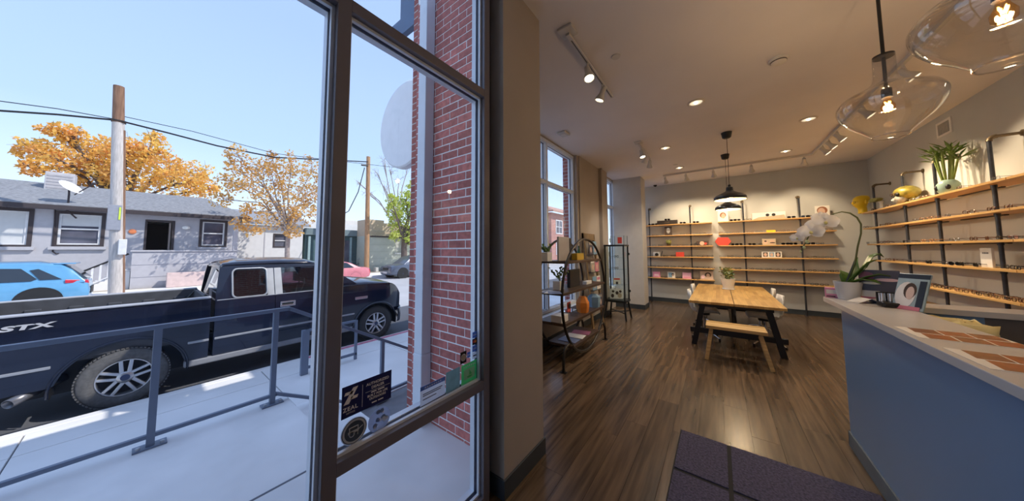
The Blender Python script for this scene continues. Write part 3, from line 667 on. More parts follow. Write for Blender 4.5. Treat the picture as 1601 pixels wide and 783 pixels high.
MB().hexa([(gx + .02, 18.95, stf + .6), (gx + .02, 19.65, stf + .6), (gx + .04, 19.65, stf + .76), (gx + .04, 18.95, stf + .76)], [(gx - .03, 18.95, stf + .6), (gx - .03, 19.65, stf + .6), (gx - .01, 19.65, stf + .76), (gx - .01, 18.95, stf + .76)]).build('grille', m_black, t)
MB().box(gx - .04, gx + .02, 19.05, 19.55, stf + .34, stf + .48).build('number_plate', M('plate white', (.7, .7, .7), .5), t)

# ---------------------------------------------------------------- grey house across the street
HY = 25.0
m_stucco = M('grey painted stucco', (.45, .445, .485), .9, var=.05, scale=6, bump=.05)
m_white_w = M('white painted block', (.66, .66, .68), .9, var=.05, scale=4)
m_shingle = M('grey asphalt shingle', (.28, .29, .32), .95, var=.30, scale=9, stretch=(1, 3, 3), bump=.3, detail=8)
m_dtrim = M('dark brown trim', (.045, .035, .04), .7)
m_wtrim = M('white window trim', (.72, .72, .74), .5)
m_blind = M('window blind', (.60, .61, .62), .8, var=.03)
m_hglass = M('dark reflecting window', (.10, .10, .14), .08, var=.4, scale=1.5)
H = lambda x, y, Y=HY: pix(x, y, Y=Y)
GH = stf + .15
xc = H(371, 345).x; eave = H(170, 329, HY - .5).z
hs = thing('grey_house', 'long low grey stucco house with shingle roof across the street', 'house', (-2.0, HY, GH))
# front wall with real window and door openings is made of strips
wins = [(H(-62, 333).x, H(46, 332).x, H(46, 384).z, H(46, 330).z), (H(93, 335).x, H(160, 335).x, H(160, 384).z, H(93, 333).z), (H(317, 347).x, H(352, 347).x, H(352, 385).z, H(317, 346).z)]
door = (H(231, 346).x, H(270, 346).x, GH + .9, H(231, 346).z)
xs_cut = [-22.0]
for a, b, *_ in sorted(wins + [door]): xs_cut += [a, b]
xs_cut.append(xc)
WT = .25
wl = MB()
ops = {round(a, 4): (z0, z1) for a, b, z0, z1 in wins + [door]}
for a, b in zip(xs_cut[:-1], xs_cut[1:]):
    if round(a, 4) in ops:
        z0, z1 = ops[round(a, 4)]; wl.box(a, b, HY, HY + WT, GH, z0).box(a, b, HY, HY + WT, z1, eave + .1)
    else: wl.box(a, b, HY, HY + WT, GH, eave + .1)
wl.box(xc - WT, xc, HY + WT, HY + 9, GH, eave + .1).box(-22, xc, HY + 3, HY + 3.1, GH, eave)
wl.build('wall', m_stucco, hs)
for i, (a, b, z0, z1) in enumerate(wins):
    fr_ = MB().frame([(a - .12, HY - .03, z0 - .05), (b + .12, HY - .03, z0 - .05), (b + .12, HY - .03, z1 + .12), (a - .12, HY - .03, z1 + .12)], [(a, HY - .03, z0 + .04), (b, HY - .03, z0 + .04), (b, HY - .03, z1 - .02), (a, HY - .03, z1 - .02)], (0, .09, 0)).build('window', m_dtrim, hs)
    w_ = .07
    MB().frame([(a, HY + .02, z0 + .04), (b, HY + .02, z0 + .04), (b, HY + .02, z1), (a, HY + .02, z1)], [(a + w_, HY + .02, z0 + .04 + w_), (b - w_, HY + .02, z0 + .04 + w_), (b - w_, HY + .02, z1 - w_), (a + w_, HY + .02, z1 - w_)], (0, .08, 0)).build('sash', m_wtrim, fr_)
    if i: MB().box(a, b, HY + .015, HY + .1, (z0 + z1) / 2 - .0, (z0 + z1) / 2 + .07).build('meeting_rail', m_wtrim, fr_)
    else: MB().box(b - 1.6, b - 1.5, HY + .015, HY + .1, z0, z1).build('meeting_rail', m_wtrim, fr_)
    MB().box(a, b, HY + .08, HY + .09, z0, z1).build('pane', m_hglass, fr_)
    if i == 0: MB().box(a, b, HY + .06, HY + .075, z0, z1).build('blind', m_blind, fr_)
    if i == 1: MB().box(a, b, HY + .06, HY + .075, (z0 + z1) / 2 + .18, z1).build('blind', m_blind, fr_)
    MB().box(a - .2, b + .2, HY - .14, HY + .02, z0 - .2, z0 - .05).build('sill', m_stucco, hs, bev=.01)
a, b, z0, z1 = door
MB().frame([(a - .08, HY - .02, z0), (b + .1, HY - .02, z0), (b + .1, HY - .02, z1 + .1), (a - .08, HY - .02, z1 + .1)], [(a, HY - .02, z0), (b, HY - .02, z0), (b, HY - .02, z1), (a, HY - .02, z1)], (0, .1, 0)).build('door_frame', m_dtrim, hs)
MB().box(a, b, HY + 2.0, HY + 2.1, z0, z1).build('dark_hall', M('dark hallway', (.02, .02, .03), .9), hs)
MB().box(b - .10, b - .04, HY + .1, HY + .9, z0, z1 - .02).build('open_door', M('door wood', (.34, .28, .26), .7), hs)
# roof: front slope with hip end, eave board
ry = HY + 4.5; ez = eave; rz_ = H(0, 283, ry).z; ef = HY - .55; xe = xc + .55; xhip = H(322, 313, ry).x
MB().prism([(-22, ef, ez), (xe, ef, ez), (xhip, ry, rz_), (-22, ry, rz_)], (0, 0, .14)).build('roof_front', m_shingle, hs)
MB().prism([(xe, ef, ez), (xe, HY + 9.5, ez), (xhip, ry, rz_)], (0, 0, .14)).build('roof_hip', m_shingle, hs)
MB().prism([(-22, ry, rz_), (xhip, ry, rz_), (xe, HY + 9.5, ez), (-22, HY + 9.5, ez)], (0, 0, .14)).build('roof_back', m_shingle, hs)
MB().box(-22, xe, ef - .03, ef + .02, ez - .12, ez + .10).build('eave_board', m_dtrim, hs)
MB().box(-22, xe, ef, HY, ez - .02, ez).build('soffit', m_stucco, hs)
# shingle courses on the front slope
sh = MB(); n = 26
for i in range(n):
    f0 = i / n; y_ = ef + (ry - ef) * f0; z_ = ez + (rz_ - ez) * f0 + .14; x1_ = xe + (xhip - xe) * f0
    sh.hexa([(-22, y_, z_), (x1_, y_, z_), (x1_, y_ + .19, z_ + .055), (-22, y_ + .19, z_ + .055)], [(-22, y_, z_ + .022), (x1_, y_, z_ + .022), (x1_, y_ + .19, z_ + .058), (-22, y_ + .19, z_ + .058)])
sh.build('shingle_courses', m_shingle, hs, kind='stuff')
# porch
py_ = HY - 1.6
pa, pb_ = H(207, 391, py_).x, H(371, 391, py_).x
pz = H(207, 391, py_).z
MB().box(pa, pb_, py_, py_ + .22, GH, pz - .08).build('porch_wall', m_stucco, hs)
for k in range(3): MB().box(pa - .005, pb_ + .005, py_ - .008, py_ + .225, GH + .55 + k * .62, GH + .57 + k * .62).build('block_joint', M('block joint line', (.24, .24, .29), .9), hs)  # darker lines mark the joints between wall blocks
MB().box(pa - .06, pb_ + .04, py_ - .06, py_ + .28, pz - .08, pz).build('porch_cap', m_stucco, hs, bev=.01)
MB().box(pa, pb_, py_ + .2, HY, GH, GH + .9).build('porch_floor', m_conc2, hs)
MB().box(pb_ - .2, pb_, py_, py_ + .2, pz, eave).build('porch_post', m_stucco, hs)
lm = H(291, 356, HY - .08); MB().ball(lm, .16, .08, .11).build('porch_lamp', M('lamp globe', (.85, .85, .82), .3), hs, smooth=True)
bell = H(207, 362, HY - .03); MB().ball(bell, .13, .05, .13).build('wall_bell', M('orange plastic', (.8, .25, .1), .4), hs, smooth=True)
for k in range(4): MB().box(pa - 1.35 + k * .32, pa - .02, py_ + .25, HY - .05, GH + .22 * k, GH + .22 * (k + 1)).build('step', m_conc2, hs)
r0, r1 = Vector((pa - 1.6, py_ + .2, GH + .75)), Vector((pa - .1, py_ + .2, GH + 1.75))
MB().tube([r0 + Vector((-.25, 0, -.5)), r0 + Vector((-.2, 0, -.1)), r0, r1], .04, 6).build('stair_handrail', m_black, hs, smooth=True)
for k in range(7):
    q = r0.lerp(r1, (k + .5) / 7); MB().box(q.x - .03, q.x + .03, q.y - .03, q.y + .03, q.z - .8, q.z).build('baluster', m_wtrim, hs)
MB().bar(r0 + Vector((.1, 0, -.7)), r1 + Vector((0, 0, -.75)), .05, .05).build('bottom_rail', m_wtrim, hs)
# cable on the wall
MB().tube([H(86, 325, HY - .03), H(84, 385, HY - .03), H(82, 393, HY - .03), H(88, 397, HY - .03), H(92, 396, HY - .03)], .025, 5).build('wall_cable', m_dtrim, hs)
# roof equipment
ac = H(96, 284, HY + 3.3); o = thing('roof_cooler', 'pale square evaporative cooler on the house roof', 'cooler', (ac.x, ac.y, ac.z - .7))
MB().box(ac.x - .42, ac.x + .42, ac.y - .45, ac.y + .45, ac.z - .7, ac.z + .42).build('cabinet', M('cooler metal', (.52, .50, .52), .5), o, bev=.02)
for k in range(5): MB().box(ac.x - .36, ac.x + .36, ac.y - .47, ac.y - .44, ac.z - .45 + k * .16, ac.z - .37 + k * .16).build('louvre', M('cooler louvre', (.40, .38, .40), .5), o)
dp = H(108, 294, HY - .3); o = thing('satellite_dish', 'white satellite dish on the edge of the house roof', 'satellite dish', (dp.x, dp.y, eave))
dirn = Vector((.62, -.42, .66)).normalized(); q = dirn.to_track_quat('Z', 'Y').to_matrix()
MB().lathe([(.0, .0), (.2, .02), (.32, .05), (.40, .09), (.38, .11), (.2, .05), (0, .03)], dp, 28, q).build('dish', M('dish white', (.8, .8, .82), .4), o, smooth=40)
MB().tube([dp, dp + Vector((0, .15, -.25)), (dp.x, dp.y + .15, eave - .15)], .035, 6).tube([(dp.x, dp.y + .15, eave - .1), (dp.x + .25, dp.y + .15, eave - .45)], .03, 6).build('mast', m_dtrim, o)
MB().tube([dp + Vector((.15, 0, -.3)), dp + dirn * .75 + Vector((.2, 0, -.2))], .025, 6).ball(dp + dirn * .75 + Vector((.2, 0, -.2)), .07).build('feed_arm', m_dtrim, o)
# pale box by the porch
pk = H(293, 440, py_ - .4); MBb = MB().box(pk.x - .72, pk.x + .72, py_ - .7, py_ - .3, GH, H(293, 425, py_ - .5).z)
tag(MBb.build('planter_box', M('pinkish board', (.62, .48, .46), .9), bev=.02), 'pinkish board planter box in front of the porch wall', 'planter')
# white wing of the house
wy = HY + 1.8
wx1 = H(474, 360, wy).x; wz = H(420, 352, wy).z
wg = thing('white_house_wing', 'white rendered house wing behind the street tree', 'house', ((xc + wx1) / 2, wy, GH))
a, b, z0, z1 = H(430, 367, wy).x, H(447, 367, wy).x, H(447, 385, wy).z, H(430, 367, wy).z
MB().box(xc + .02, a, wy, wy + 7, GH, wz).box(b, wx1, wy, wy + 7, GH, wz).box(a, b, wy, wy + .2, GH, z0).box(a, b, wy, wy + .2, z1, wz).build('wall', m_white_w, wg)
f_ = MB().frame([(a - .1, wy - .03, z0 - .1), (b + .1, wy - .03, z0 - .1), (b + .1, wy - .03, z1 + .1), (a - .1, wy - .03, z1 + .1)], [(a, wy - .03, z0), (b, wy - .03, z0), (b, wy - .03, z1), (a, wy - .03, z1)], (0, .1, 0)).build('window', m_dtrim, wg)
MB().box(a, b, wy + .1, wy + .12, z0, z1).build('pane', m_hglass, f_)
MB().box(a, b, wy + .02, wy + .1, (z0 + z1) / 2 - .03, (z0 + z1) / 2 + .03).build('meeting_rail', m_wtrim, f_)
MB().prism([(xc - .6, wy - .4, wz), (wx1 + .4, wy - .4, wz), (wx1 + .4, wy + 3.5, wz + 1.25), (xc - .6, wy + 3.5, wz + 1.25)], (0, 0, .12)).build('roof', m_shingle, wg)
MB().box(H(414, 370, wy).x - .03, H(414, 370, wy).x + .03, wy - .02, wy, GH, wz).build('wall_joint', m_stucco, wg)

# ---------------------------------------------------------------- teal shop and pale green wall further right
m_teal = M('dark teal siding', (.075, .14, .16), .8, var=.08, scale=5)
sx0, sx1 = pix(476, 400, Y=27.5).x, pix(577, 400, Y=27.5).x
sz1 = pix(550, 361, Y=27.5).z
sh_ = thing('teal_shop', 'dark teal shop front behind the tall wooden pole', 'building', ((sx0 + sx1) / 2, 27.5, GH))
MB().box(sx0, sx1, 27.5, 36, GH, sz1).build('wall', m_teal, sh_)
MB().box(sx0 - .1, sx1 + .1, 27.2, 27.5, sz1 - .5, sz1 + .05).build('fascia', M('shop fascia', (.16, .22, .25), .7), sh_)
MB().box(sx0, sx1, 28.5, 36, sz1, sz1 + .7).build('flat_roof', M('white roof edge', (.8, .8, .82), .7), sh_)
for i, xx in enumerate((482, 500, 534, 547, 559)):
    a = pix(xx, 400, Y=27.45).x
    p = MB().box(a - .08, a + .08, 27.3, 27.46, GH, sz1 - .6).build('window_post', M('teal post', (.30, .42, .46), .6), sh_)
MB().box(sx0 + 2, sx1 - 1.6, 27.44, 27.48, GH + .5, sz1 - .9).build('shop_window', m_hglass, sh_)
rb = pix(560, 353, Y=30); MB().box(rb.x - 2.6, rb.x + 1.4, 30, 31.4, rb.z - 1.2, rb.z + .5).build('roof_unit', M('roof unit', (.62, .60, .58), .7), sh_, bev=.03)
GBY = 24.7
gx0 = pix(578, 400, Y=GBY).x; gx1 = gx0 + 22; gz1 = pix(600, 369, Y=GBY).z
m_sage = M('pale sage painted wall', (.50, .52, .46), .9, var=.05, scale=3)
gb = thing('sage_building', 'pale sage painted building with tan parapet behind the leafy tree', 'building', (gx0 + 8, GBY, GH - .1))
wa, wb_ = pix(618, 380, Y=GBY).x, pix(630, 380, Y=GBY).x; wz0, wz1 = pix(620, 395, Y=GBY).z, pix(620, 372, Y=GBY).z
MB().box(gx0, wa, GBY, GBY + 2.5, GH - .1, gz1).box(wb_, gx1, GBY, GBY + 2.5, GH - .1, gz1).box(wa, wb_, GBY, GBY + .3, GH - .1, wz0).box(wa, wb_, GBY, GBY + .3, wz1, gz1).build('wall', m_sage, gb)
MB().box(wa, wb_, GBY + .2, GBY + .25, wz0, wz1).build('window', M('boarded window', (.52, .52, .50), .8), gb)
MB().box(wa - .1, wb_ + .1, GBY - .12, GBY, wz0 - .12, wz0).build('sill', m_white_w, gb)
m_tan = M('tan brick parapet', (.58, .46, .34), .9, var=.1, scale=8)
zp = pix(600, 348, Y=GBY + 1).z
MB().box(gx0, gx0 + 1.5, GBY + .5, GBY + 2.5, gz1, zp + .15).box(gx0 + 1.5, gx0 + 4, GBY + .5, GBY + 2.5, gz1, zp - .1).box(gx0 + 4, gx1, GBY + .5, GBY + 2.5, gz1, zp - .4).build('parapet', m_tan, gb)
MB().box(gx0 - .02, gx1, GBY - .06, GBY, gz1 - .12, gz1).build('coping', m_dtrim, gb)
for k in range(6): MB().box(gx0 + .01, gx1, GBY - .012, GBY, GH + .5 + k * .62, GH + .53 + k * .62).build('board_line', M('sage joint', (.40, .42, .37), .9), gb)
for k, xx in enumerate((588, 598, 604, 611)):
    q = pix(xx, 424, Y=GBY - .6); 
    o = MB().box(q.x - .13, q.x + .13, GBY - .8, GBY - .4, GH - .1, pix(xx, 418, Y=GBY - .6).z).build('meter_box', M('meter box grey', (.55, .55, .53), .7), bev=.02)
    tag(o, ['leftmost', 'second', 'third', 'rightmost'][k] + ' of four low grey boxes at the foot of the sage wall', 'utility box', 'low boxes at the sage wall')
# white bicycle-like rack with dark handle in front of the teal shop
bkx = pix(553, 415, Y=26.6)
bc = thing('parked_bicycle', 'dark bicycle leaning at the teal shop window', 'bicycle', (bkx.x, 26.6, GH))
for dx in (-.5, .5): MB().tube([Vector((bkx.x + dx + .33 * math.cos(a), 26.6, GH + .34 + .33 * math.sin(a))) for a in [2 * math.pi * i / 18 for i in range(18)]], .025, 5, closed=True).build('bicycle_wheel', m_black, bc)
MB().tube([(bkx.x - .5, 26.6, GH + .34), (bkx.x - .2, 26.6, GH + .85), (bkx.x + .35, 26.6, GH + .85), (bkx.x, 26.6, GH + .34), (bkx.x - .2, 26.6, GH + .85), (bkx.x - .22, 26.6, GH + 1.0)], .025, 5).tube([(bkx.x + .5, 26.6, GH + .34), (bkx.x + .35, 26.6, GH + .85), (bkx.x + .33, 26.6, GH + 1.05), (bkx.x + .45, 26.5, GH + 1.1)], .025, 5).build('bicycle_frame', m_trim, bc)
# brick apartment seen through the second window
ax0 = pix(862, 350, Y=21).x; ax1 = ax0 + 14; az = pix(868, 333, Y=21).z
m_apt = bricktex('apartment brick', (.42, .20, .17), (.50, .26, .22), (.5, .42, .4), w=.6, h=.2)
ap = thing('brick_apartment', 'pink brick apartment house with tiled eaves seen through the window behind the round shelf', 'building', (ax0 + 7, 21, GH))
MB().box(ax0, ax1, 21, 31, GH, az).build('wall', m_apt, ap)
MB().prism([(ax0 - .8, 20.2, az), (ax1, 20.2, az), (ax1, 25, az + 1.9), (ax0 + 3, 25, az + 1.9)], (0, 0, .25)).build('roof_tiles', M('clay tile', (.48, .28, .22), .8, var=.2, scale=6, stretch=(3, .4, 1)), ap)
MB().prism([(ax0 - .8, 20.2, az), (ax0 - .8, 31, az), (ax0 + 3, 25, az + 1.9)], (0, 0, .25)).build('roof_tiles', M('clay tile'), ap)
for fl in range(2):
    for k in range(3):
        a = ax0 + 1.6 + k * 4.0; z0 = az - 3.2 - fl * 3.4
        f_ = MB().frame([(a - .15, 20.93, z0 - .15), (a + 2.15, 20.93, z0 - .15), (a + 2.15, 20.93, z0 + 2.15), (a - .15, 20.93, z0 + 2.15)], [(a, 20.93, z0), (a + 2, 20.93, z0), (a + 2, 20.93, z0 + 2), (a, 20.93, z0 + 2)], (0, .1, 0)).build('window', m_wtrim, ap)
        MB().box(a, a + 2, 20.97, 20.99, z0, z0 + 2).build('pane', m_hglass, f_)
        MB().box(a + .95, a + 1.05, 20.94, 20.98, z0, z0 + 2).box(a, a + 2, 20.94, 20.98, z0 + .95, z0 + 1.05).build('glazing_bar', m_wtrim, f_)
    for k in range(2):   # the gable side towards the street corner
        y0 = 22 + k * 4; z0 = az - 3.2 - fl * 3.4
        f_ = MB().box(ax0 - .06, ax0 + .02, y0, y0 + 1.6, z0, z0 + 2).build('window', m_wtrim, ap)
        MB().box(ax0 - .08, ax0 - .05, y0 + .15, y0 + 1.45, z0 + .15, z0 + 1.85).build('pane', m_hglass, f_)

# ---------------------------------------------------------------- poles and wires
m_pole = M('weathered pole wood', (.16, .085, .055), .9, col2=(.30, .17, .11), scale=4, stretch=(6, 6, .4))
m_polep = M('bleached pole wood', (.52, .48, .46), .9, var=.2, scale=5, stretch=(5, 5, .5))
UPY = 21.4
pb0, pt0 = pix(181, 447, Y=UPY), pix(186, 135, Y=UPY)
po = thing('utility_pole', 'weathered utility pole with bleached lower shaft in front of the house', 'utility pole', (pb0.x, UPY, stf + .14))
base = Vector((pb0.x + .02, UPY, stf + .14)); cut = base.lerp(pt0, .82)
MB().tube([base, base.lerp(cut, .5), cut], [.21, .19, .175], 14).build('lower_shaft', m_polep, po, smooth=50)
MB().tube([cut, pt0], [.17, .155], 14).build('upper_shaft', m_pole, po, smooth=50)
MB().tube([base + Vector((.19, -.06, 0)), cut + Vector((.16, -.06, -.3))], .05, 6).build('cable_guard', m_pole, po)
q = pix(191, 386, Y=UPY - .2); MB().box(q.x - .10, q.x + .12, UPY - .36, UPY - .17, q.z - .34, q.z + .34).build('meter_box', m_wtrim, po, bev=.02)
q = pix(180, 340, Y=UPY - .2); MB().box(q.x - .2, q.x + .16, UPY - .26, UPY - .1, q.z - .55, q.z + .55).build('metal_band', M('grey band', (.30, .31, .36), .5), po, bev=.01)
q = pix(186, 333, Y=UPY - .2); MB().box(q.x + .0, q.x + .05, UPY - .28, UPY - .2, q.z - .3, q.z + .25).build('reflector', M('yellow marker', (.62, .75, .08), .6), po)
MB().box(cut.x - .2, cut.x + .2, UPY - .2, UPY + .2, cut.z + .05, cut.z + .10).build('wire_collar', m_black, po)
for i, (pts, r, lab) in enumerate((
        ([(0, 158), (90, 170), (184, 187)], .018, 'thin upper wire left of the bleached utility pole'),
        ([(0, 173), (90, 179), (184, 188)], .04, 'thick lower cable left of the bleached utility pole'),
        ([(184, 180), (300, 205), (430, 240), (620, 262)], .016, 'thin upper wire right of the bleached utility pole'),
        ([(184, 188), (260, 207), (340, 228), (430, 246), (575, 253)], .04, 'thick sagging cable from the bleached pole to the far pole'))):
    P = [pix(x, y, Y=UPY) for x, y in pts]
    if pts[0][0] == 0: P = [P[0] + (P[0] - P[1]) * 12] + P
    tag(MB().tube(P, r, 5).build('overhead_wire', m_black), lab, 'wire', 'overhead wires')
p2 = pix(573, 427, Y=24.0); p2t = pix(576, 245, Y=24.0)
po = thing('wooden_pole', 'tall brown wooden pole beside the pale sage building', 'utility pole', (p2.x, 24, GH))
m_pole2 = M('brown pole wood', (.42, .24, .13), .9, var=.3, scale=4, stretch=(6, 6, .5))
MB().tube([(p2.x, 24, GH), p2t], [.20, .15], 12).build('shaft', m_pole2, po, smooth=50)
q = pix(570, 259, Y=23.8); MB().cyl((q.x - .25, 23.8, q.z), (q.x + .3, 23.9, q.z + .1), .07, n=8).build('insulator', m_black, po)
MB().tube([pix(570, 262, Y=23.8), pix(560, 300, Y=23.8), pix(545, 330, Y=23.8), pix(532, 337, Y=23.8), pix(500, 345, Y=23.8)], .035, 5).build('drop_wire', m_black, po)

# ---------------------------------------------------------------- trees
def leafmat(name, c1, c2):
    if name in _mats: return _mats[name]
    m = M(name, c1, .7, col2=c2, scale=1.1, detail=6); t = m.node_tree; b = t.nodes['Principled BSDF']
    tr = t.nodes.new('ShaderNodeBsdfTranslucent'); mx = t.nodes.new('ShaderNodeMixShader'); mx.inputs[0].default_value = .45
    t.links.new(b.inputs['Base Color'].links[0].from_socket, tr.inputs[0]); t.links.new(b.outputs[0], mx.inputs[1]); t.links.new(tr.outputs[0], mx.inputs[2])
    t.links.new(mx.outputs[0], t.nodes['Material Output'].inputs[0])
    return m
def tree(name, label, base, trunk_top, clumps, lm_, bark, nleaf, ls, seed, trunk_r=.18, Yd=0., cat='tree', twigs=0):
    """clumps: (centre, radius) in metres; a limb runs to each one, twigs and leaves fill it"""
    R_ = random.Random(seed); root = thing(name, label, cat, base)
    wood_ = MB(); base = Vector(base); top = Vector(trunk_top)
    wood_.tube([base, base.lerp(top, .5) + Vector((R_.uniform(-.1, .1), 0, 0)), top], [trunk_r * 1.25, trunk_r, trunk_r * .8], 9)
    wood_.build('trunk', bark, root, smooth=60)
    br = MB(); lv = MB(); tot = sum(r ** 1.6 for _, r in clumps)
    for c, r in clumps:
        c = Vector(c); s0 = base.lerp(top, R_.uniform(.72, 1.0)); mid = s0.lerp(c, .5) + Vector((R_.uniform(-.2, .2), R_.uniform(-.2, .2), R_.uniform(0, .25) * (c - s0).length))
        br.tube([s0, mid, c], [trunk_r * .45, trunk_r * .28, trunk_r * .12], 5)
        ends = []
        for k in range(7):
            d = Vector((R_.gauss(0, 1), R_.gauss(0, 1), R_.gauss(.2, .8))).normalized() * r * R_.uniform(.6, 1.1)
            e = c + d; br.tube([mid.lerp(c, R_.uniform(.4, 1)), c + d * .5 + Vector((0, 0, .05)), e], [trunk_r * .11, trunk_r * .07, trunk_r * .03], 3, caps=False); ends.append(e)
            for j in range(twigs):
                e2 = e + Vector((R_.gauss(0, 1), R_.gauss(0, .6), R_.gauss(.5, 1))).normalized() * r * .7
                br.tube([c + d * R_.uniform(.5, 1), e2], [trunk_r * .05, trunk_r * .02], 3, caps=False)
        for k in range(int(nleaf * r ** 1.6 / tot)):
            while True:
                d = Vector((R_.uniform(-1, 1), R_.uniform(-1, 1), R_.uniform(-1, 1)))
                if d.length < 1: break
            p = c + d * r if R_.random() < .55 else R_.choice(ends) + d * r * .38
            u = Vector((R_.gauss(0, 1), R_.gauss(0, 1), R_.gauss(0, 1))).normalized(); w = u.orthogonal().normalized(); w = Matrix.Rotation(R_.uniform(0, 6.28), 3, u) @ w
            v = u.cross(w); s = ls * R_.uniform(.6, 1.3)
            lv.add([p - w * s * .5, p + v * s * .3, p + w * s * .5, p - v * s * .3], [(0, 1, 2, 3)])
    br.build('branches', bark, root, fix=False, kind='stuff')
    if nleaf: lv.build('foliage', lm_, root, fix=False, kind='stuff')
    return root
m_bark = M('grey brown bark', (.15, .115, .10), .95, var=.3, scale=10, stretch=(3, 3, .6), bump=.3)
def cl_(lst, Y, s=1.0, dy=1.2, seed=1):
    R_ = random.Random(seed); out = []
    for x, y, r in lst:
        yy = Y + R_.uniform(-dy, dy); c = pix(x, y, Y=yy); d = (c - EYE).dot(FW); out.append((c, r * d / F * s))
    return out
ty = 38.0
L1 = [(90, 250, 26), (60, 235, 20), (110, 210, 18), (130, 245, 28), (160, 265, 28), (200, 240, 26), (235, 235, 24), (250, 265, 30), (280, 285, 28), (205, 280, 30), (300, 270, 20), (90, 205, 14), (165, 230, 18), (320, 295, 18), (130, 290, 24), (50, 262, 14), (245, 215, 10)]
tree('maple_tree', 'broad yellow orange autumn tree rising behind the grey house roof', (pix(190, 440, Y=ty).x, ty, GH), pix(185, 320, Y=ty), cl_(L1, ty, 1, 2.5, 3), leafmat('yellow autumn leaves', (.86, .42, .14), (.95, .70, .16)), m_bark, 9500, .27, 5, .40, twigs=1)
ty = 21.9
L2 = [(400, 262, 20), (370, 240, 14), (425, 272, 22), (455, 270, 24), (385, 290, 22), (430, 305, 24), (470, 300, 22), (358, 285, 16), (345, 312, 14), (405, 330, 20), (440, 340, 22), (475, 335, 20), (395, 358, 14), (375, 350, 12), (365, 262, 12), (490, 265, 18), (490, 315, 18), (505, 290, 16), (425, 245, 10), (460, 362, 12)]
tree('street_tree', 'slender street tree with sparse rusty gold leaves before the white house wing', (pix(450, 430, Y=ty).x, ty, stf + .1), pix(452, 345, Y=ty), cl_(L2, ty, 1, 1.0, 4), leafmat('rusty gold leaves', (.55, .28, .08), (.88, .58, .20)), M('pale bark', (.34, .29, .27), .9, var=.2), 5200, .17, 8, .13)
ty = 22.8
L3 = [(615, 330, 14), (625, 350, 14), (640, 330, 16), (650, 350, 18), (612, 312, 10), (635, 310, 14), (655, 320, 16), (660, 370, 16), (618, 370, 9), (648, 290, 10), (640, 372, 12)]
tr3 = tree('leafy_tree', 'lime green street tree with bare upper twigs by the sage building', (pix(632, 425, Y=ty).x, ty, GH), pix(632, 370, Y=ty), cl_(L3, ty, 1, .5, 6), leafmat('lime leaves', (.42, .52, .08), (.68, .72, .20)), m_bark, 3600, .26, 11, .26)
L4 = [(600, 290, 14), (590, 270, 10), (610, 265, 12), (625, 280, 12), (575, 300, 8), (640, 255, 12), (560, 285, 6), (600, 250, 8)]
tree('bare_tree', 'bare grey branched tree behind the lime green tree', (pix(622, 425, Y=29).x, 29, GH), pix(622, 350, Y=29), cl_(L4, 29, 1.0, 1.5, 9), None, M('grey twig bark', (.36, .30, .28), .9), 0, .2, 21, .2, twigs=3)
ty = 20.2
tree('golden_tree', 'golden leafed tree seen through the window left of the brick apartment', (pix(848, 420, Y=ty).x, ty, GH), pix(848, 395, Y=ty), cl_([(845, 375, 7), (850, 360, 6), (841, 350, 7), (838, 380, 8), (852, 385, 6)], ty, 1, 2, 12), leafmat('gold leaves', (.7, .42, .10), (.85, .6, .2)), m_bark, 1800, .45, 31, .3)
tree('corner_tree', 'green street tree outside the second shop window', (pix(963, 420, Y=14).x, 14, SW), pix(963, 398, Y=14), cl_([(962, 365, 5), (966, 350, 5), (958, 375, 5), (964, 385, 4)], 14, 1, 1.5, 14), leafmat('lime leaves'  , (.42, .52, .08), (.68, .72, .20)), m_bark, 1500, .3, 33, .2)

# ================================================================ INTERIOR: PIPE SHELVES
m_pine = wood('shelf pine', (.52, .29, .095), (.68, .42, .16), rough=.4, axis=0, scale=2.0, rnd=.08)
m_piney = wood('shelf pine across', (.52, .29, .095), (.68, .42, .16), rough=.4, axis=1, scale=2.0, rnd=.08)
m_pipe = M('black iron pipe', (.055, .06, .075), .38, metal=.5, var=.2, scale=20)
m_brass = M('aged bronze fitting', (.16, .12, .075), .4, metal=.6, var=.2)
SZ = [2.262, 1.948, 1.637, 1.33, 1.025, .718]
def pipe_post(root, p, z0, z1, wall, r=.0165):
    """floor post with elbow and arm back to a wall flange; wall = point on the wall at the arm height"""
    p = Vector(p); w = Vector(wall); d = (w - Vector((p.x, p.y, z1))); L_ = d.length; d.normalize()
    a = Vector((p.x, p.y, z1))
    e = [a + Vector((0, 0, -.05)), a + Vector((0, 0, -.025)) + d * .006, a + d * .025 + Vector((0, 0, -.006)), a + d * .05]
    post = MB().tube([(p.x, p.y, z0), (p.x, p.y, z1 - .05)], r, 10).build('post', m_pipe, root, smooth=50)
    MB().tube(e, r * 1.35, 10).build('elbow', m_brass, post, smooth=60)
    MB().tube([a + d * .05, w - d * .004], r, 10).build('arm', m_brass, post, smooth=50)
    MB().cyl(w - d * .012, w - d * .001, r * 2.1, n=16).build('flange', m_brass, post, smooth=40)
    if z0 < .05: MB().cyl((p.x, p.y, z0), (p.x, p.y, z0 + .012), r * 2.1, n=16).build('floor_flange', m_pipe, post, smooth=40)
    for z in SZ: MB().cyl((p.x, p.y, z - .062), (p.x, p.y, z - .026), r * 1.3, n=10).build('collar', m_pipe, post, smooth=40)
def back_unit(label, y0, y1, posts):
    t = thing('pipe_shelf_unit', label, 'shelving', (9.2, (y0 + y1) / 2, 0), group='wall shelving units')
    for z in SZ: MB().box(9.075, 9.31, y0, y1, z - .026, z).build('shelf', m_piney, t, bev=.002)
    for y in posts: pipe_post(t, (9.17, y, 0), 0.001, 2.77, (WB, y, 2.77))
    return t
back_unit('left pipe and pine shelf unit on the back wall beside the white pillar', .118, 2.02, [1.655, .61])
back_unit('right pipe and pine shelf unit on the back wall behind the table', -2.085, -.015, [-.535, -1.55])
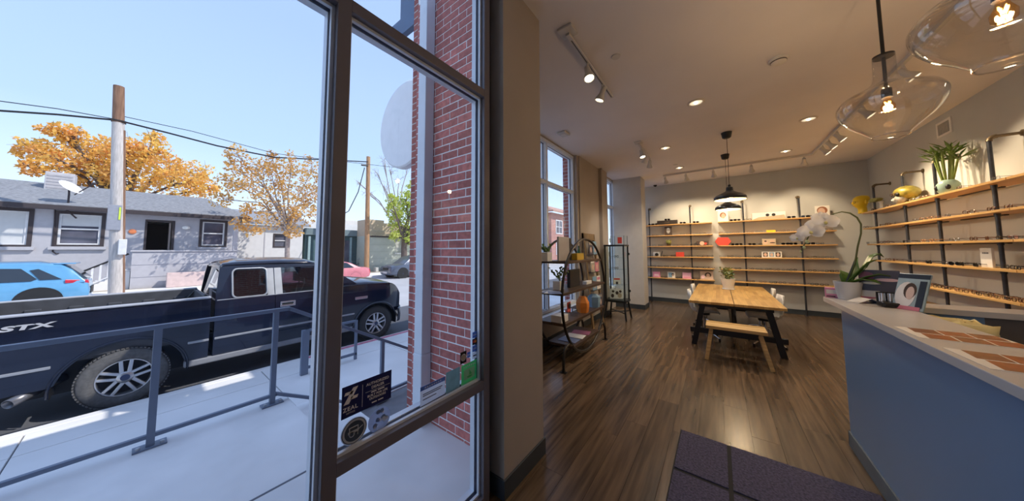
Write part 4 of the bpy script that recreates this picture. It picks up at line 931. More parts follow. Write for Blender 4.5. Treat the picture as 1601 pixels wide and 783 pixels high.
t = thing('pipe_shelf_unit', 'long pipe and pine shelf unit on the right wall behind the counter', 'shelving', (6.8, -2.5, 0), group='wall shelving units')
RZS = [2.262, 1.948, 1.632, 1.325, .998, .70]
for z in RZS:
    for a, b in ((5.215, 8.74 if z > 1.9 else 8.60), (3.30, 5.205)): MB().box(a, b, -2.64, -2.36, z - .026, z).build('shelf', m_pine, t, bev=.002)
    for a, b in ((5.75, 6.45), (6.75, 7.9)): MB().box(a, b, -2.60, -2.57, z - .04, z - .027).build('support_strip', m_pipe, t)
for x in (8.45, 7.39, 6.56, 5.575, 4.55): pipe_post(t, (x, -2.452, 0), 0.001, 2.775, (x, WR, 2.775))

# ---------------------------------------------------------------- eyeglasses
def specs(mat, lens, w=.052, h=.038, r=.0032, name='eyeglasses'):
    root = thing(name, 'eyeglasses', 'eyeglasses', (0, 0, -50), local=True)
    f = MB(); rim = rrect(-w / 2, w / 2, -h / 2, h / 2, h * .35, 3); zc = h / 2 + .004
    for s in (-1, 1):
        cx = s * (w / 2 + .010); f.tube([(cx + x, 0, zc + z) for x, z in rim], r, 4, closed=True)
        f.tube([(s * (w + .012), 0, zc + h * .25), (s * (w + .016), .006, zc + h * .25), (s * (w + .014), .11, zc + h * .2), (s * (w + .010), .145, zc - h * .2)], r * .8, 4)
    f.tube([(-.012, 0, zc + h * .15), (0, -.002, zc + h * .25), (.012, 0, zc + h * .15)], r, 4)
    f.build('frame', mat, root)
    for s in (-1, 1): MB().prism([(s * (w / 2 + .010) + x * .96, -.001, zc + z * .96) for x, z in rim], (0, .002, 0)).build('lens', lens, root)
    return root
m_lens = glass('clear lens', (.93, .95, .95), 1.0)
m_lensd = glass('sunglass lens', (.06, .05, .05), 1.6)
G = [specs(M('black acetate', (.012, .011, .012), .25), m_lens), specs(M('tortoise acetate', (.10, .035, .015), .25, var=.6, scale=60), m_lens),
     specs(M('gunmetal wire', (.14, .14, .16), .3, metal=.7), m_lens, r=.0022), specs(M('black acetate'), m_lensd, w=.056, h=.042, r=.0036)]
m_crystal = M('amber acetate', (.34, .19, .10), .25)
G.append(specs(m_crystal, m_lens))
GN = ['black eyeglasses', 'tortoise eyeglasses', 'thin wire eyeglasses', 'dark sunglasses', 'amber eyeglasses']
gused = [False] * 5
def put_specs(k, loc, rz, label, group):
    if not gused[k]:
        gused[k] = True; o = G[k]; o.location = loc; o.rotation_euler = (0, 0, rz); o['label'] = label; o['group'] = group; return o
    return dup(G[k], loc, rz, label, group)
Rg = random.Random(11)
SH = ['top', 'second', 'third', 'fourth', 'fifth', 'bottom']
def row(n, mk, shelf_name, group, choose):
    for i in range(n):
        k = choose(i); loc, rz = mk(i, n)
        put_specs(k, loc, rz, '%s, %s from left on %s' % (GN[k], ORD[i], shelf_name), group)
def fill_back(y_list, z, shelf_name, ks, g):
    ys = sorted(y_list, reverse=True)
    row(len(ys), lambda i, n: ((9.13 + Rg.uniform(-.01, .02), ys[i], z), -math.pi / 2 + Rg.uniform(-.25, .25)), shelf_name, g, lambda i: ks[i % len(ks)])
def ypx(x, z=0, y=390): return pix(x, y, X=9.13).y
A_ = 'left back wall unit'; B_ = 'right back wall unit'
fill_back([ypx(x) for x in (1019, 1025, 1069, 1090)], SZ[0], 'top shelf, ' + A_, [3, 3, 3, 3], 'eyeglasses on the left back unit')
fill_back([ypx(x) for x in (1018, 1024, 1031, 1068, 1078, 1088, 1098, 1106)], SZ[1], 'second shelf, ' + A_, [2, 4, 2], 'eyeglasses on the left back unit')
fill_back([ypx(x) for x in (1023, 1033, 1056, 1064, 1072, 1084, 1090, 1109)], SZ[2], 'third shelf, ' + A_, [2, 0, 2, 4], 'eyeglasses on the left back unit')
fill_back([ypx(x) for x in (1014, 1040, 1052, 1074, 1086, 1094, 1102, 1110)], SZ[3], 'fourth shelf, ' + A_, [2, 0, 1, 0], 'eyeglasses on the left back unit')
fill_back([ypx(x) for x in (1012, 1021, 1031, 1041, 1051, 1063, 1071, 1085, 1094, 1103, 1111)], SZ[4], 'fifth shelf, ' + A_, [0, 0, 1, 0], 'eyeglasses on the left back unit')
fill_back([ypx(x) for x in (1012, 1036, 1060, 1086)], SZ[5], 'bottom shelf, ' + A_, [0, 1], 'eyeglasses on the left back unit')
fill_back([ypx(x) for x in (1149, 1155, 1172, 1241, 1263, 1273)], SZ[0], 'top shelf, ' + B_, [3, 3, 1], 'eyeglasses on the right back unit')
fill_back([ypx(x) for x in (1130, 1141, 1152, 1175, 1188, 1225, 1238, 1270, 1285, 1298)], SZ[1], 'second shelf, ' + B_, [4, 2, 4], 'eyeglasses on the right back unit')
fill_back([ypx(x) for x in (1149, 1156, 1176, 1187, 1229, 1241, 1268, 1283)], SZ[2], 'third shelf, ' + B_, [3, 3, 3, 0], 'eyeglasses on the right back unit')
fill_back([ypx(x) for x in (1129, 1141, 1153, 1174, 1184, 1228, 1240, 1270, 1282, 1296)], SZ[3], 'fourth shelf, ' + B_, [2, 0, 2], 'eyeglasses on the right back unit')
fill_back([ypx(x) for x in (1152, 1172, 1185, 1200, 1212, 1226, 1238, 1268, 1280, 1294, 1303)], SZ[4], 'fifth shelf, ' + B_, [0, 1, 2], 'eyeglasses on the right back unit')
fill_back([ypx(x) for x in (1172, 1190, 1206, 1220, 1236, 1270, 1285)], SZ[5], 'bottom shelf, ' + B_, [1, 4, 0], 'eyeglasses on the right back unit')
def fill_right(xs, zi, ks):
    z = RZS[zi]; loc = []
    for i, x in enumerate(xs):
        k = ks[i % len(ks)]; X_ = pix(x, 390, Y=-2.41).x
        put_specs(k, (X_, -2.40 + Rg.uniform(-.012, .012), z), math.pi + Rg.uniform(-.3, .3), '%s, %s from left on %s shelf, right wall unit' % (GN[k], ORD[i], SH[zi]), 'eyeglasses on the right wall unit')
fill_right((1373, 1396, 1437, 1452, 1512, 1573), 0, [1, 1, 2, 4, 1, 2])
fill_right((1358, 1380, 1392, 1404, 1440, 1450, 1464, 1488, 1525, 1562, 1588), 1, [1, 1, 1, 2, 2, 4, 4, 2])
fill_right((1358, 1379, 1389, 1415, 1424, 1445, 1462, 1495, 1529, 1545, 1568, 1590), 2, [2, 1, 1, 0, 2, 4, 4])
fill_right((1388, 1396, 1420, 1432, 1447, 1453, 1480, 1494, 1504, 1525, 1575, 1592), 3, [1, 1, 2, 2, 3, 3, 2, 3, 3, 3, 0, 0])
fill_right((1440, 1450, 1462, 1475, 1492, 1504, 1518, 1532, 1546, 1562, 1578, 1592), 4, [1, 1, 0, 1, 4])

# ---------------------------------------------------------------- boxes, cards and pictures on the shelves
m_card = M('white card', (.78, .76, .72), .6, var=.02)
m_skin = M('printed skin tone', (.62, .42, .32), .7); m_hair = M('printed dark hair', (.06, .04, .035), .7); m_red = M('red box', (.62, .06, .04), .5)
def card(name, label, c, w, h, th, face, bg, parts, group=None, tilt=0.0, cat='picture'):
    """upright card at base centre c; face = unit vector it faces; parts = list of (mat, u, v, ru, rv) ellipses or ('box', mat, u0, u1, v0, v1)"""
    c = Vector(c); n = Vector(face).normalized(); r = Vector((0, 0, 1)).cross(n).normalized(); u = Vector((0, 0, 1)) * math.cos(tilt) - n * math.sin(tilt); n2 = r.cross(u)
    o = thing(name, label, cat, c, group=group)
    P = lambda a, b, d=0: c + r * a + u * b + n2 * d
    MB().hexa([P(-w / 2, 0, -th), P(w / 2, 0, -th), P(w / 2, h, -th), P(-w / 2, h, -th)], [P(-w / 2, 0), P(w / 2, 0), P(w / 2, h), P(-w / 2, h)]).build('board', bg, o, bev=min(.003, th / 4))
    for k, q in enumerate(parts):
        d = .0008 + .0006 * k
        if q[0] == 'box': MB().prism([P(q[2] * w, q[4] * h, .0), P(q[3] * w, q[4] * h, .0), P(q[3] * w, q[5] * h, .0), P(q[2] * w, q[5] * h, .0)], n2 * d).build('print', q[1], o)
        else: MB().prism([P(q[1] * w + q[3] * w * math.cos(a), q[2] * h + q[4] * h * math.sin(a)) for a in [2 * math.pi * i / 16 for i in range(16)]], n2 * d).build('print', q[0], o)
    return o
FACE = [(m_hair, 0, .62, .26, .28), (m_skin, .02, .55, .19, .25), ('box', m_hair, -.13, .17, .56, .61), (m_skin, 0, .12, .3, .16)]
def bpos(x, z): y = pix(x, 390, X=9.16).y; return (9.16, y, z)
bf = (-1, 0, 0)
def bx_item(name, label, x, z, w, h, d, mat, group=None, cat='box', extra=None):
    c = bpos(x, z); o = thing(name, label, cat, c, group=group)
    MB().box(c[0] - d / 2, c[0] + d / 2, c[1] - w / 2, c[1] + w / 2, z, z + h).build('body', mat, o, bev=.004)
    if extra: extra(o, c, w, h, d)
    return o
m_blackbox = M('black case leather', (.03, .022, .02), .4)
bx_item('case_box', 'long black presentation case on the top shelf of the left back unit', 1045, SZ[0], .52, .12, .12, m_blackbox, extra=lambda o, c, w, h, d: MB().box(c[0] - d / 2 - .002, c[0] - d / 2, c[1] - .06, c[1] + .06, c[2] + .05, c[2] + .065).build('name_strip', m_brass, o))
put_specs(3, (9.14, pix(1045, 390, X=9.14).y, SZ[0] + .12), -math.pi / 2, 'dark sunglasses lying on top of the long black presentation case', 'eyeglasses on the left back unit')
card('portrait_card', 'black and white portrait card on the second shelf of the left back unit', bpos(1046, SZ[1]), .19, .25, .012, bf, m_hair, [(M('printed grey', (.42, .42, .42), .7), 0, .55, .24, .34), ('box', m_hair, -.22, .22, .58, .66)])
g = thing('small_plant', 'small olive green plant figure on the third shelf of the left back unit', 'plant', bpos(1046, SZ[2]))
gc = Vector(g['_o']); MB().lathe([(0, 0), (.05, 0), (.06, .05), (0, .05)], gc, 12).build('pot', m_brass, g)
MB().ball(gc + Vector((0, 0, .10)), .05, .07, .06, 10, 6).ball(gc + Vector((0, .04, .13)), .035, .03, .05, 8, 5).ball(gc + Vector((0, -.03, .15)), .03, .03, .04, 8, 5).build('foliage', M('olive leaf', (.20, .20, .05), .7, var=.4, scale=40), g, smooth=True)
card('photo_box', 'dark photo box with a face on the third shelf of the left back unit', bpos(1099, SZ[2]), .27, .13, .05, bf, m_hair, [(m_skin, -.05, .5, .2, .42), (m_red, .25, .4, .12, .25)])
g = thing('camera_ornament', 'white and grey camera shaped ornament on the fourth shelf of the left back unit', 'ornament', bpos(1026, SZ[3])); gc = Vector(g['_o'])
MB().box(gc.x - .04, gc.x + .04, gc.y - .10, gc.y + .08, gc.z, gc.z + .13).build('body', M('pale grey plastic', (.55, .56, .58), .5), g, bev=.01)
MB().cyl(gc + Vector((-.04, -.02, .06)), gc + Vector((-.09, -.02, .06)), .045, n=16).build('objective', m_black, g, smooth=40)
MB().bar(gc + Vector((0, -.12, 0)), gc + Vector((0, -.16, .16)), .02, .02).build('handle', m_pipe, g)
bx_item('red_box', 'flat red box on the fourth shelf of the left back unit', 1063, SZ[3], .20, .13, .05, m_red)
card('pink_box', 'pink gift box at left on the bottom shelf of the left back unit', bpos(1025, SZ[5]), .19, .16, .07, bf, M('pink paper', (.75, .30, .45), .6), [('box', M('pale pink', (.85, .6, .68), .6), -.3, .3, .25, .6)], cat='box', group='cartons on the bottom shelf')
card('photo_card', 'white and blue photo card on the bottom shelf of the left back unit', bpos(1048, SZ[5]), .19, .17, .03, bf, m_card, [('box', M('print blue', (.2, .35, .5), .6), -.4, .1, .1, .9), (m_hair, .2, .6, .15, .25), (m_skin, .22, .5, .09, .2)], group='cartons on the bottom shelf')
card('pink_box', 'light pink box in the middle of the bottom shelf of the left back unit', bpos(1072, SZ[5]), .21, .17, .07, bf, M('light pink paper', (.82, .48, .66), .6), [('box', M('pink paper'), -.4, .4, .1, .3)], cat='box', group='cartons on the bottom shelf')
card('photo_card', 'large collage photo at right on the bottom shelf of the left back unit', bpos(1103, SZ[5]), .29, .22, .02, bf, M('collage beige', (.60, .46, .38), .7), [(m_hair, .1, .6, .25, .3), (m_skin, .1, .5, .14, .26), (M('pale pink'), -.28, .35, .14, .22)], group='cartons on the bottom shelf')
card('portrait_card', 'white portrait card at left on the top shelf of the right back unit', bpos(1133, SZ[0]), .22, .28, .01, bf, m_card, [(M('printed auburn hair', (.30, .12, .06), .7), 0, .62, .3, .26), (m_skin, .03, .55, .2, .24)])
def casex(o, c, w, h, d):
    MB().prism([(c[0] - d / 2 - .001, c[1] - w / 2, c[2]), (c[0] - d / 2 - .001, c[1] + w / 2, c[2]), (c[0] - d / 2 - .001, c[1] + w * .3, c[2] + h * .35), (c[0] - d / 2 - .001, c[1] - w / 2 + .02, c[2] + h * .55)], (-.001, 0, 0)).build('print', M('case tan', (.50, .40, .28), .5), o)
    for s in (-1, 1): MB().cyl((c[0] - d / 2 - .003, c[1] - .04 + s * .055, c[2] + h * .62), (c[0] - d / 2, c[1] - .04 + s * .055, c[2] + h * .62), .035, n=12).build('lens_print', m_black, o)
bx_item('case_box', 'long white presentation case on the top shelf of the right back unit', 1204, SZ[0], .60, .17, .12, m_card, extra=casex)
card('portrait_card', 'white portrait card at right end of the top shelf behind the orchid', bpos(1290, SZ[0]), .23, .25, .01, bf, m_card, [(M('printed auburn hair'), 0, .58, .36, .34), (m_skin, -.05, .5, .25, .3)])
bx_item('yellow_box', 'flat yellow box on the second shelf of the right back unit', 1207, SZ[1], .165, .05, .06, M('yellow box', (.85, .60, .02), .5))
g = thing('red_hexagon', 'red hexagonal display block on the third shelf of the right back unit', 'display block', bpos(1131, SZ[2])); gc = Vector(g['_o'])
MB().prism([gc + Vector((-.03, .17 * a, .105 + .105 * b)) for a, b in ((-1, 0), (-.62, 1), (.62, 1), (1, 0), (.62, -1), (-.62, -1))], (.06, 0, 0)).build('block', m_red, g, bev=.004)
card('photo_card', 'beige card with two printed faces on the third shelf of the right back unit', bpos(1203, SZ[2]), .25, .15, .03, bf, M('case tan'), [(m_skin, -.25, .5, .16, .35), (m_hair, -.25, .62, .1, .12), (m_skin, .22, .5, .18, .38), (m_hair, .25, .35, .2, .1)])
card('portrait_triptych', 'white card with three portraits on the fourth shelf of the right back unit', bpos(1206, SZ[3]), .36, .145, .02, bf, m_card, [p for k in (-1, 0, 1) for p in (('box', [m_hair, M('print blue'), m_blackbox][k + 1], k * .31 - .12, k * .31 + .12, .15, .88), (m_skin, k * .31, .5, .08, .28))])
rf = (0, 1, 0)
rp_ = lambda x, zi, Y=-2.45: (pix(x, 390, Y=Y).x, Y, RZS[zi])
card('logo_card', 'white card with a small dark line of letters on the right wall shelf', rp_(1540, 3, -2.44), .17, .22, .02, rf, m_card, [('box', M('grey ink', (.16, .16, .18), .6), -.28 + k * .145, -.18 + k * .145, .70, .78) for k in range(4)])

# mannequin heads
def head(root, c, s, mat, fx):
    """bust facing fx (unit XY): skull, face, nose, neck"""
    f = Vector(fx).normalized(); r = Vector((-f.y, f.x, 0)); P = []
    prof = [(0, .050, .055), (.05, .046, .05), (.085, .05, .05), (.105, .062, .055), (.14, .075, .062), (.18, .088, .072), (.22, .092, .076), (.25, .085, .07), (.275, .06, .05), (.285, .01, .01)]
    off = [0, 0, .005, .018, .02, .015, .008, 0, -.005, -.005]
    for (z, a, b), o_ in zip(prof, off):
        P.append([Vector(c) + (f * (a * math.cos(t) + o_) + r * (b * math.sin(t)) + Vector((0, 0, z))) * s for t in [2 * math.pi * i / 20 for i in range(20)]])
    MB().grid(P, True).build('head', mat, root, smooth='all')
    n0 = Vector(c) + (f * .105 + Vector((0, 0, .165))) * s
    MB().ball(n0, .016 * s, .014 * s, .026 * s, 8, 6).build('nose', mat, root, smooth=True)
    MB().ball(Vector(c) + (f * .092 + Vector((0, 0, .125))) * s, .012 * s, .022 * s, .008 * s, 8, 5).build('mouth', mat, root, smooth=True)
    for q in (-1, 1): MB().ball(Vector(c) + (r * .072 * q + Vector((0, 0, .175))) * s, .02 * s, .01 * s, .03 * s, 8, 5).build('ear', mat, root, smooth=True)
hc = Vector(rp_(1354, 0, -2.40)); hd = thing('mannequin_head', 'bright yellow mannequin head with glasses at the left end of the right wall top shelf', 'mannequin head', hc)
m_yel = M('yellow gloss', (.80, .55, .02), .35, var=.05)
head(hd, hc, 1.30, m_yel, (-.25, .97, 0))
put_specs(1, tuple(hc + Vector((-.034, .128, .205))), math.atan2(-.25, -.97), 'brown eyeglasses worn by the yellow mannequin head', 'eyeglasses on the right wall unit')
g = thing('leaf_stand', 'small green leaf dish on a white foot on the right wall top shelf', 'ornament', rp_(1384, 0, -2.44)); gc = Vector(g['_o'])
MB().lathe([(0, 0), (.05, 0), (.05, .01), (.02, .03), (.02, .12), (.04, .15), (0, .15)], gc, 14).build('foot', m_card, g, smooth=50)
MB().prism([gc + Vector((x, .02 + .0 * x, .15 + z)) for x, z in ((-.2, .03), (-.1, .0), (.1, .0), (.22, .03), (.1, .07), (-.1, .06))], (0, .08, 0)).build('leaf', M('olive leaf'), g, bev=.008)
hc = Vector(rp_(1423, 0, -2.47)); hd = thing('gilded_skull', 'large olive gold skull sculpture with eye sockets on the right wall top shelf', 'sculpture', hc)
m_gold = M('olive gold glaze', (.36, .30, .06), .35, metal=.3, var=.35, scale=18)
S_ = hc + Vector((0, 0, .165))
MB().ball(S_ + Vector((0, -.02, .02)), .165, .135, .115, 20, 12).build('cranium', m_gold, hd, smooth=True)
MB().ball(S_ + Vector((0, .055, -.085)), .095, .075, .075, 16, 8).build('jaw', M('grey stone', (.36, .33, .28), .6, var=.3, scale=20), hd, smooth=True)
for q in (-.062, .062): MB().ball(S_ + Vector((q, .095, -.005)), .038, .026, .032, 10, 6).build('eye_socket', m_black, hd, smooth=True)
MB().ball(S_ + Vector((0, .115, -.04)), .016, .014, .024, 8, 6).build('nose', m_black, hd, smooth=True)
for k in range(6): MB().box(hc.x - .048 + k * .016, hc.x - .035 + k * .016, hc.y + .118, hc.y + .13, S_.z - .095, S_.z - .07).build('tooth', m_card, hd)
for q in (-.09, .09): MB().cyl(hc + Vector((q, -.04, 0)), hc + Vector((q, -.04, .12)), .024, n=8).build('leg', m_gold, hd, smooth=True)
put_specs(1, tuple(S_ + Vector((0, .128, -.02))), math.pi, 'brown eyeglasses resting on the olive gold skull', 'eyeglasses on the right wall unit')
# lucky bamboo in celadon pot
bc_ = Vector(rp_(1493, 0, -2.46)); bp = thing('bamboo_plant', 'lucky bamboo in a pale celadon pot on the right wall top shelf', 'potted plant', bc_)
m_cel = M('celadon glaze', (.40, .58, .50), .25, var=.06)
MB().lathe([(0, 0), (.060, 0), (.082, .03), (.094, .08), (.090, .125), (.068, .165), (.052, .18), (.046, .18), (.062, .16), (.08, .10), (0, .04)], bc_, 28).build('pot', m_cel, bp, smooth=50)
for a in (0.2, 1.5, 2.75): q = bc_ + Vector((.088 * math.cos(a), .088 * math.sin(a), .08)); MB().ball(q, .022, .022, .034, 12, 6).build('pot_opening', m_black, bp, smooth=True)
m_cane = M('bamboo cane', (.20, .27, .05), .4, var=.2); m_leaf = M('bamboo leaf', (.13, .22, .04), .5, var=.3)
R2 = random.Random(4)
for k in range(8):
    a = k * .8; b0 = bc_ + Vector((.03 * math.cos(a), .03 * math.sin(a), .12)); hgt = R2.uniform(.30, .46)
    tp = b0 + Vector((.07 * math.cos(a) + R2.uniform(-.03, .03), .05 * math.sin(a), hgt))
    st = MB().tube([b0, b0.lerp(tp, .5), tp], .011, 7).build('cane', m_cane, bp, smooth=60)
    for j in range(9):
        ang = R2.uniform(0, 6.28); L_ = R2.uniform(.10, .18); d = Vector((math.cos(ang), math.sin(ang), R2.uniform(.1, 1.0))); sd = Vector((-d.y, d.x, 0)).normalized() * .015
        m_ = tp + d * L_ * .5 + Vector((0, 0, .015)); e = tp + d * L_
        MB().add([tp, m_ + sd, e, m_ - sd], [(0, 1, 2, 3)]).build('leaf', m_leaf, st)
# wall vent
v0, v1 = pix(1465, 194, Y=WR), pix(1490, 204, Y=WR)
vt = thing('wall_vent', 'white rectangular air vent high on the right wall', 'vent', ((v0.x + v1.x) / 2, WR, 3.16))
xa, xb = min(v0.x, v1.x), max(v0.x, v1.x); za, zb = 3.15, 3.37
MB().frame([(xa, WR + .001, za), (xb, WR + .001, za), (xb, WR + .001, zb), (xa, WR + .001, zb)], [(xa + .03, WR + .001, za + .03), (xb - .03, WR + .001, za + .03), (xb - .03, WR + .001, zb - .03), (xa + .03, WR + .001, zb - .03)], (0, .012, 0)).build('frame', m_card, vt)
for k in range(9): q = xa + .035 + k * (xb - xa - .07) / 8.2; MB().box(q, q + .012, WR + .003, WR + .010, za + .03, zb - .03).build('slat', M('vent slat', (.55, .54, .52), .5), vt)
MB().box(xa + .03, xb - .03, WR + .0005, WR + .002, za + .03, zb - .03).build('duct', m_blackbox, vt)
sc = pix(1023, 289, X=WB - .06); o = thing('security_camera', 'small black security camera high on the back wall', 'camera', (WB, sc.y, sc.z))
MB().cyl((WB - .001, sc.y, sc.z + .05), (WB - .02, sc.y, sc.z + .05), .04, n=14).build('mount', m_black, o, smooth=40)
MB().cyl((WB - .02, sc.y, sc.z + .05), (WB - .08, sc.y + .02, sc.z + .0), .014, n=8).build('arm', m_black, o)
MB().cyl((WB - .06, sc.y + .02, sc.z + .02), (WB - .19, sc.y - .05, sc.z - .05), .042, n=14).build('camera_body', m_black, o, smooth=40)

# ================================================================ TABLE, BENCH, CHAIRS
m_oak = butcher('oak butcher block', (.46, .25, .07), (.70, .44, .15))
m_oakedge = wood('oak edge', (.30, .17, .07), (.42, .26, .11), axis=1)
m_blackm = M('black lacquered wood', (.012, .012, .016), .4)
TX0, TX1, TA, TB, TZ = 5.33, 8.00, .425, -.72, .725
tb = thing('dining_table', 'long oak butcher block table on slanted black trestle legs', 'table', ((TX0 + TX1) / 2, (TA + TB) / 2, 0))
MB().box(TX0, TX1, -.146, TA, TZ - .038, TZ).build('tabletop_board', m_oak, tb, bev=.003)
MB().box(TX0, TX1, TB, -.154, TZ - .038, TZ).build('tabletop_board', m_oak, tb, bev=.003)
for x in (5.50, 7.83):
    for y0, y1 in ((.385, .24), (-.68, -.535)): MB().bar((x, y0, 0.0), (x, y1, TZ - .038), .075, .075, up=(1, 0, 0)).build('leg', m_blackm, tb, bev=.003)
    MB().box(x - .03, x + .03, .43, -.73, .20, .275).build('cross_beam', m_blackm, tb, bev=.003)
    MB().box(x - .03, x + .03, .30, -.60, TZ - .10, TZ - .038).build('top_beam', m_blackm, tb, bev=.003)
MB().box(5.50, 7.83, -.19, -.11, .21, .265).build('stretcher', m_blackm, tb, bev=.003)
MB().bar((5.56, -.15, .25), (5.85, -.15, TZ - .05), .06, .06, up=(0, 1, 0)).build('brace', m_blackm, tb)
m_ben = wood('bench oak', (.42, .25, .09), (.62, .41, .17), axis=1, rnd=.08)
bn = thing('bench', 'low oak slatted bench with splayed legs at the near end of the table', 'bench', (5.03, -.135, 0))
for k in range(3): MB().box(4.86 + k * .12, 4.972 + k * .12, -.462, .195, .425, .468).build('seat_slat', m_ben, bn, bev=.004)
MB().box(4.90, 5.18, -.40, .13, .395, .425).build('apron', m_blackm, bn)
for x0, x1 in ((4.83, 4.92), (5.23, 5.14)):
    for y0, y1 in ((.20, .13), (-.485, -.39)): MB().bar((x0, y0, 0), (x1, y1, .425), .045, .035, up=(1, 0, 0)).build('leg', m_ben, bn, bev=.003)
m_shell = M('white shell plastic', (.74, .72, .67), .35, var=.03)
def chair(label):
    r = thing('shell_chair', label, 'chair', (0, 0, 0), local=True, group='white shell chairs at the table')
    P = []
    prof = [(-.22, .41), (-.20, .43), (-.12, .425), (0, .415), (.12, .42), (.18, .45), (.21, .52), (.225, .62), (.235, .72), (.24, .80)]   # y (back is +), z
    for i, (y, z) in enumerate(prof):
        t = i / (len(prof) - 1); hw = (.19 + .04 * math.sin(t * 3.1)) * (1 if t < .85 else 1 - (t - .85) * 2.2)
        curl = .05 if .2 < t < .75 else .03
        P.append([Vector((hw * s, y - (abs(s) ** 2) * (.05 if t > .5 else 0), z + abs(s) ** 3 * curl * (1.4 if t < .6 else .2))) for s in [-1 + 2 * k / 8 for k in range(9)]])
    MB().grid(P).build('shell', m_shell, r, smooth='all', solid=.008)
    MB().cyl((0, 0, .09), (0, 0, .41), .022, n=12).build('column', m_chrome, r, smooth=40)
    MB().cyl((0, 0, .38), (0, 0, .41), .09, n=16).build('seat_plate', m_black, r, smooth=40)
    for k in range(4):
        a = math.pi / 4 + k * math.pi / 2; e = Vector((.27 * math.cos(a), .27 * math.sin(a), .03))
        l_ = MB().tube([(0, 0, .10), (e.x * .6, e.y * .6, .075), e], [.017, .013, .011], 8).build('leg', m_chrome, r, smooth=50)
        MB().cyl((e.x, e.y, 0), (e.x, e.y, .032), .016, n=10).build('glide', m_black, l_, smooth=40)
    return r
c0 = chair('white shell chair on the window side at the near end of the table')
for i, (x, y, rz, lab) in enumerate(((6.10, .26, 0.1, 'white shell chair on the window side at the near end of the table'), (7.05, .27, -.05, 'white shell chair on the window side at the far end of the table'),
                                     (6.15, -.56, math.pi + .1, 'white shell chair on the counter side at the near end of the table'), (7.05, -.57, math.pi - .06, 'white shell chair on the counter side at the far end of the table'))):
    if i == 0: c0.location = (x, y, 0); c0.rotation_euler = (0, 0, rz)
    else: dup(c0, (x, y, 0), rz, lab)
# potted plant on the table
pc = pix(1139, 452, Z=TZ); pc.z = TZ
pp = thing('potted_plant', 'small bushy jade plant in a white pot on the dining table', 'potted plant', pc)
MB().lathe([(0, 0), (.105, 0), (.108, .015), (.10, .018), (0, .018)], pc, 24).build('saucer', m_card, pp, smooth=50)
MB().lathe([(0, .018), (.085, .018), (.118, .20), (.122, .215), (.108, .215), (.10, .19), (0, .19)], pc, 28).build('pot', m_card, pp, smooth=50)
MB().lathe([(0, .192), (.10, .192)], pc, 16).build('soil', M('soil', (.04, .028, .02), .95), pp)
R2 = random.Random(9); jl = [M('jade leaf', (.07, .11, .03), .45, var=.4, scale=30), M('jade leaf tips', (.26, .24, .06), .45, var=.3, scale=30)]
for k in range(14):
    a = R2.uniform(0, 6.28); rr = R2.uniform(.02, .15); tp = pc + Vector((rr * math.cos(a), rr * math.sin(a), .22 + R2.uniform(.08, .22)))
    st = MB().tube([pc + Vector((rr * .3 * math.cos(a), rr * .3 * math.sin(a), .19)), tp], .006, 5).build('stem', m_cane, pp)
    for j in range(8):
        q = tp + Vector((R2.gauss(0, .032), R2.gauss(0, .032), R2.uniform(-.10, .03))); n_ = Vector((R2.gauss(0, 1), R2.gauss(0, 1), 1)).normalized(); u_ = n_.orthogonal().normalized(); w_ = n_.cross(u_)
        MB().prism([q + u_ * .024 * math.cos(t_) + w_ * .016 * math.sin(t_) for t_ in [k_ * 1.0472 for k_ in range(6)]], n_ * .004).build('leaf', jl[R2.random() < .4], st)

# ================================================================ CEILING FIXTURES
WARM = (1.0, .76, .48); WARM2 = (1.0, .90, .77)
m_dome = M('black enamel', (.012, .012, .013), .3, var=.05); m_inner = M('cream enamel', (.34, .27, .15), .6)
m_bulb = M('glowing bulb', (1, .8, .5), .5, emit=(1.0, .62, .28), es=14)
m_fil = M('glowing filament bulb', (1, .6, .2), .5, emit=(1.0, .50, .14), es=7)
for (x, y, rim, rad, lab, px) in ((5.71, -.18, 2.345, .215, 'nearer black dome pendant lamp above the table', 1135), (7.05, -.18, 2.335, .21, 'farther black dome pendant lamp above the table', 1134)):
    t = thing('dome_pendant', lab, 'pendant lamp', (x, y, rim), group='dome pendants above the table')
    MB().lathe([(0, CEIL - .001), (.075, CEIL - .001), (.06, CEIL - .085), (.04, CEIL - .10), (0, CEIL - .10)], (x, y, 0), 20).build('canopy', m_dome, t, smooth=50)
    MB().cyl((x, y, rim + .25), (x, y, CEIL - .10), .004, n=6).build('cord', m_dome, t)
    MB().lathe([(0, .25), (.018, .25), (.02, .215), (.045, .205), (.05, .15), (.075, .13), (.14, .10), (.185, .075), (rad - .002, .045), (rad, .0), (rad - .006, .0), (rad - .012, .04), (.18, .068), (.135, .092), (.06, .12), (0, .12)], (x, y, rim), 40).build('shade', m_dome, t, smooth=40)
    MB().lathe([(rad - .008, .002), (rad - .014, .038), (.178, .064), (.13, .088), (0, .10)], (x, y, rim - .001), 40).build('shade_lining', m_inner, t, smooth=60)
    MB().ball((x, y, rim + .055), .035, n=14, k=8).build('bulb', m_bulb, t, smooth=True)
    lamp('POINT', (x, y, rim - .01), 22, WARM, t, .05)
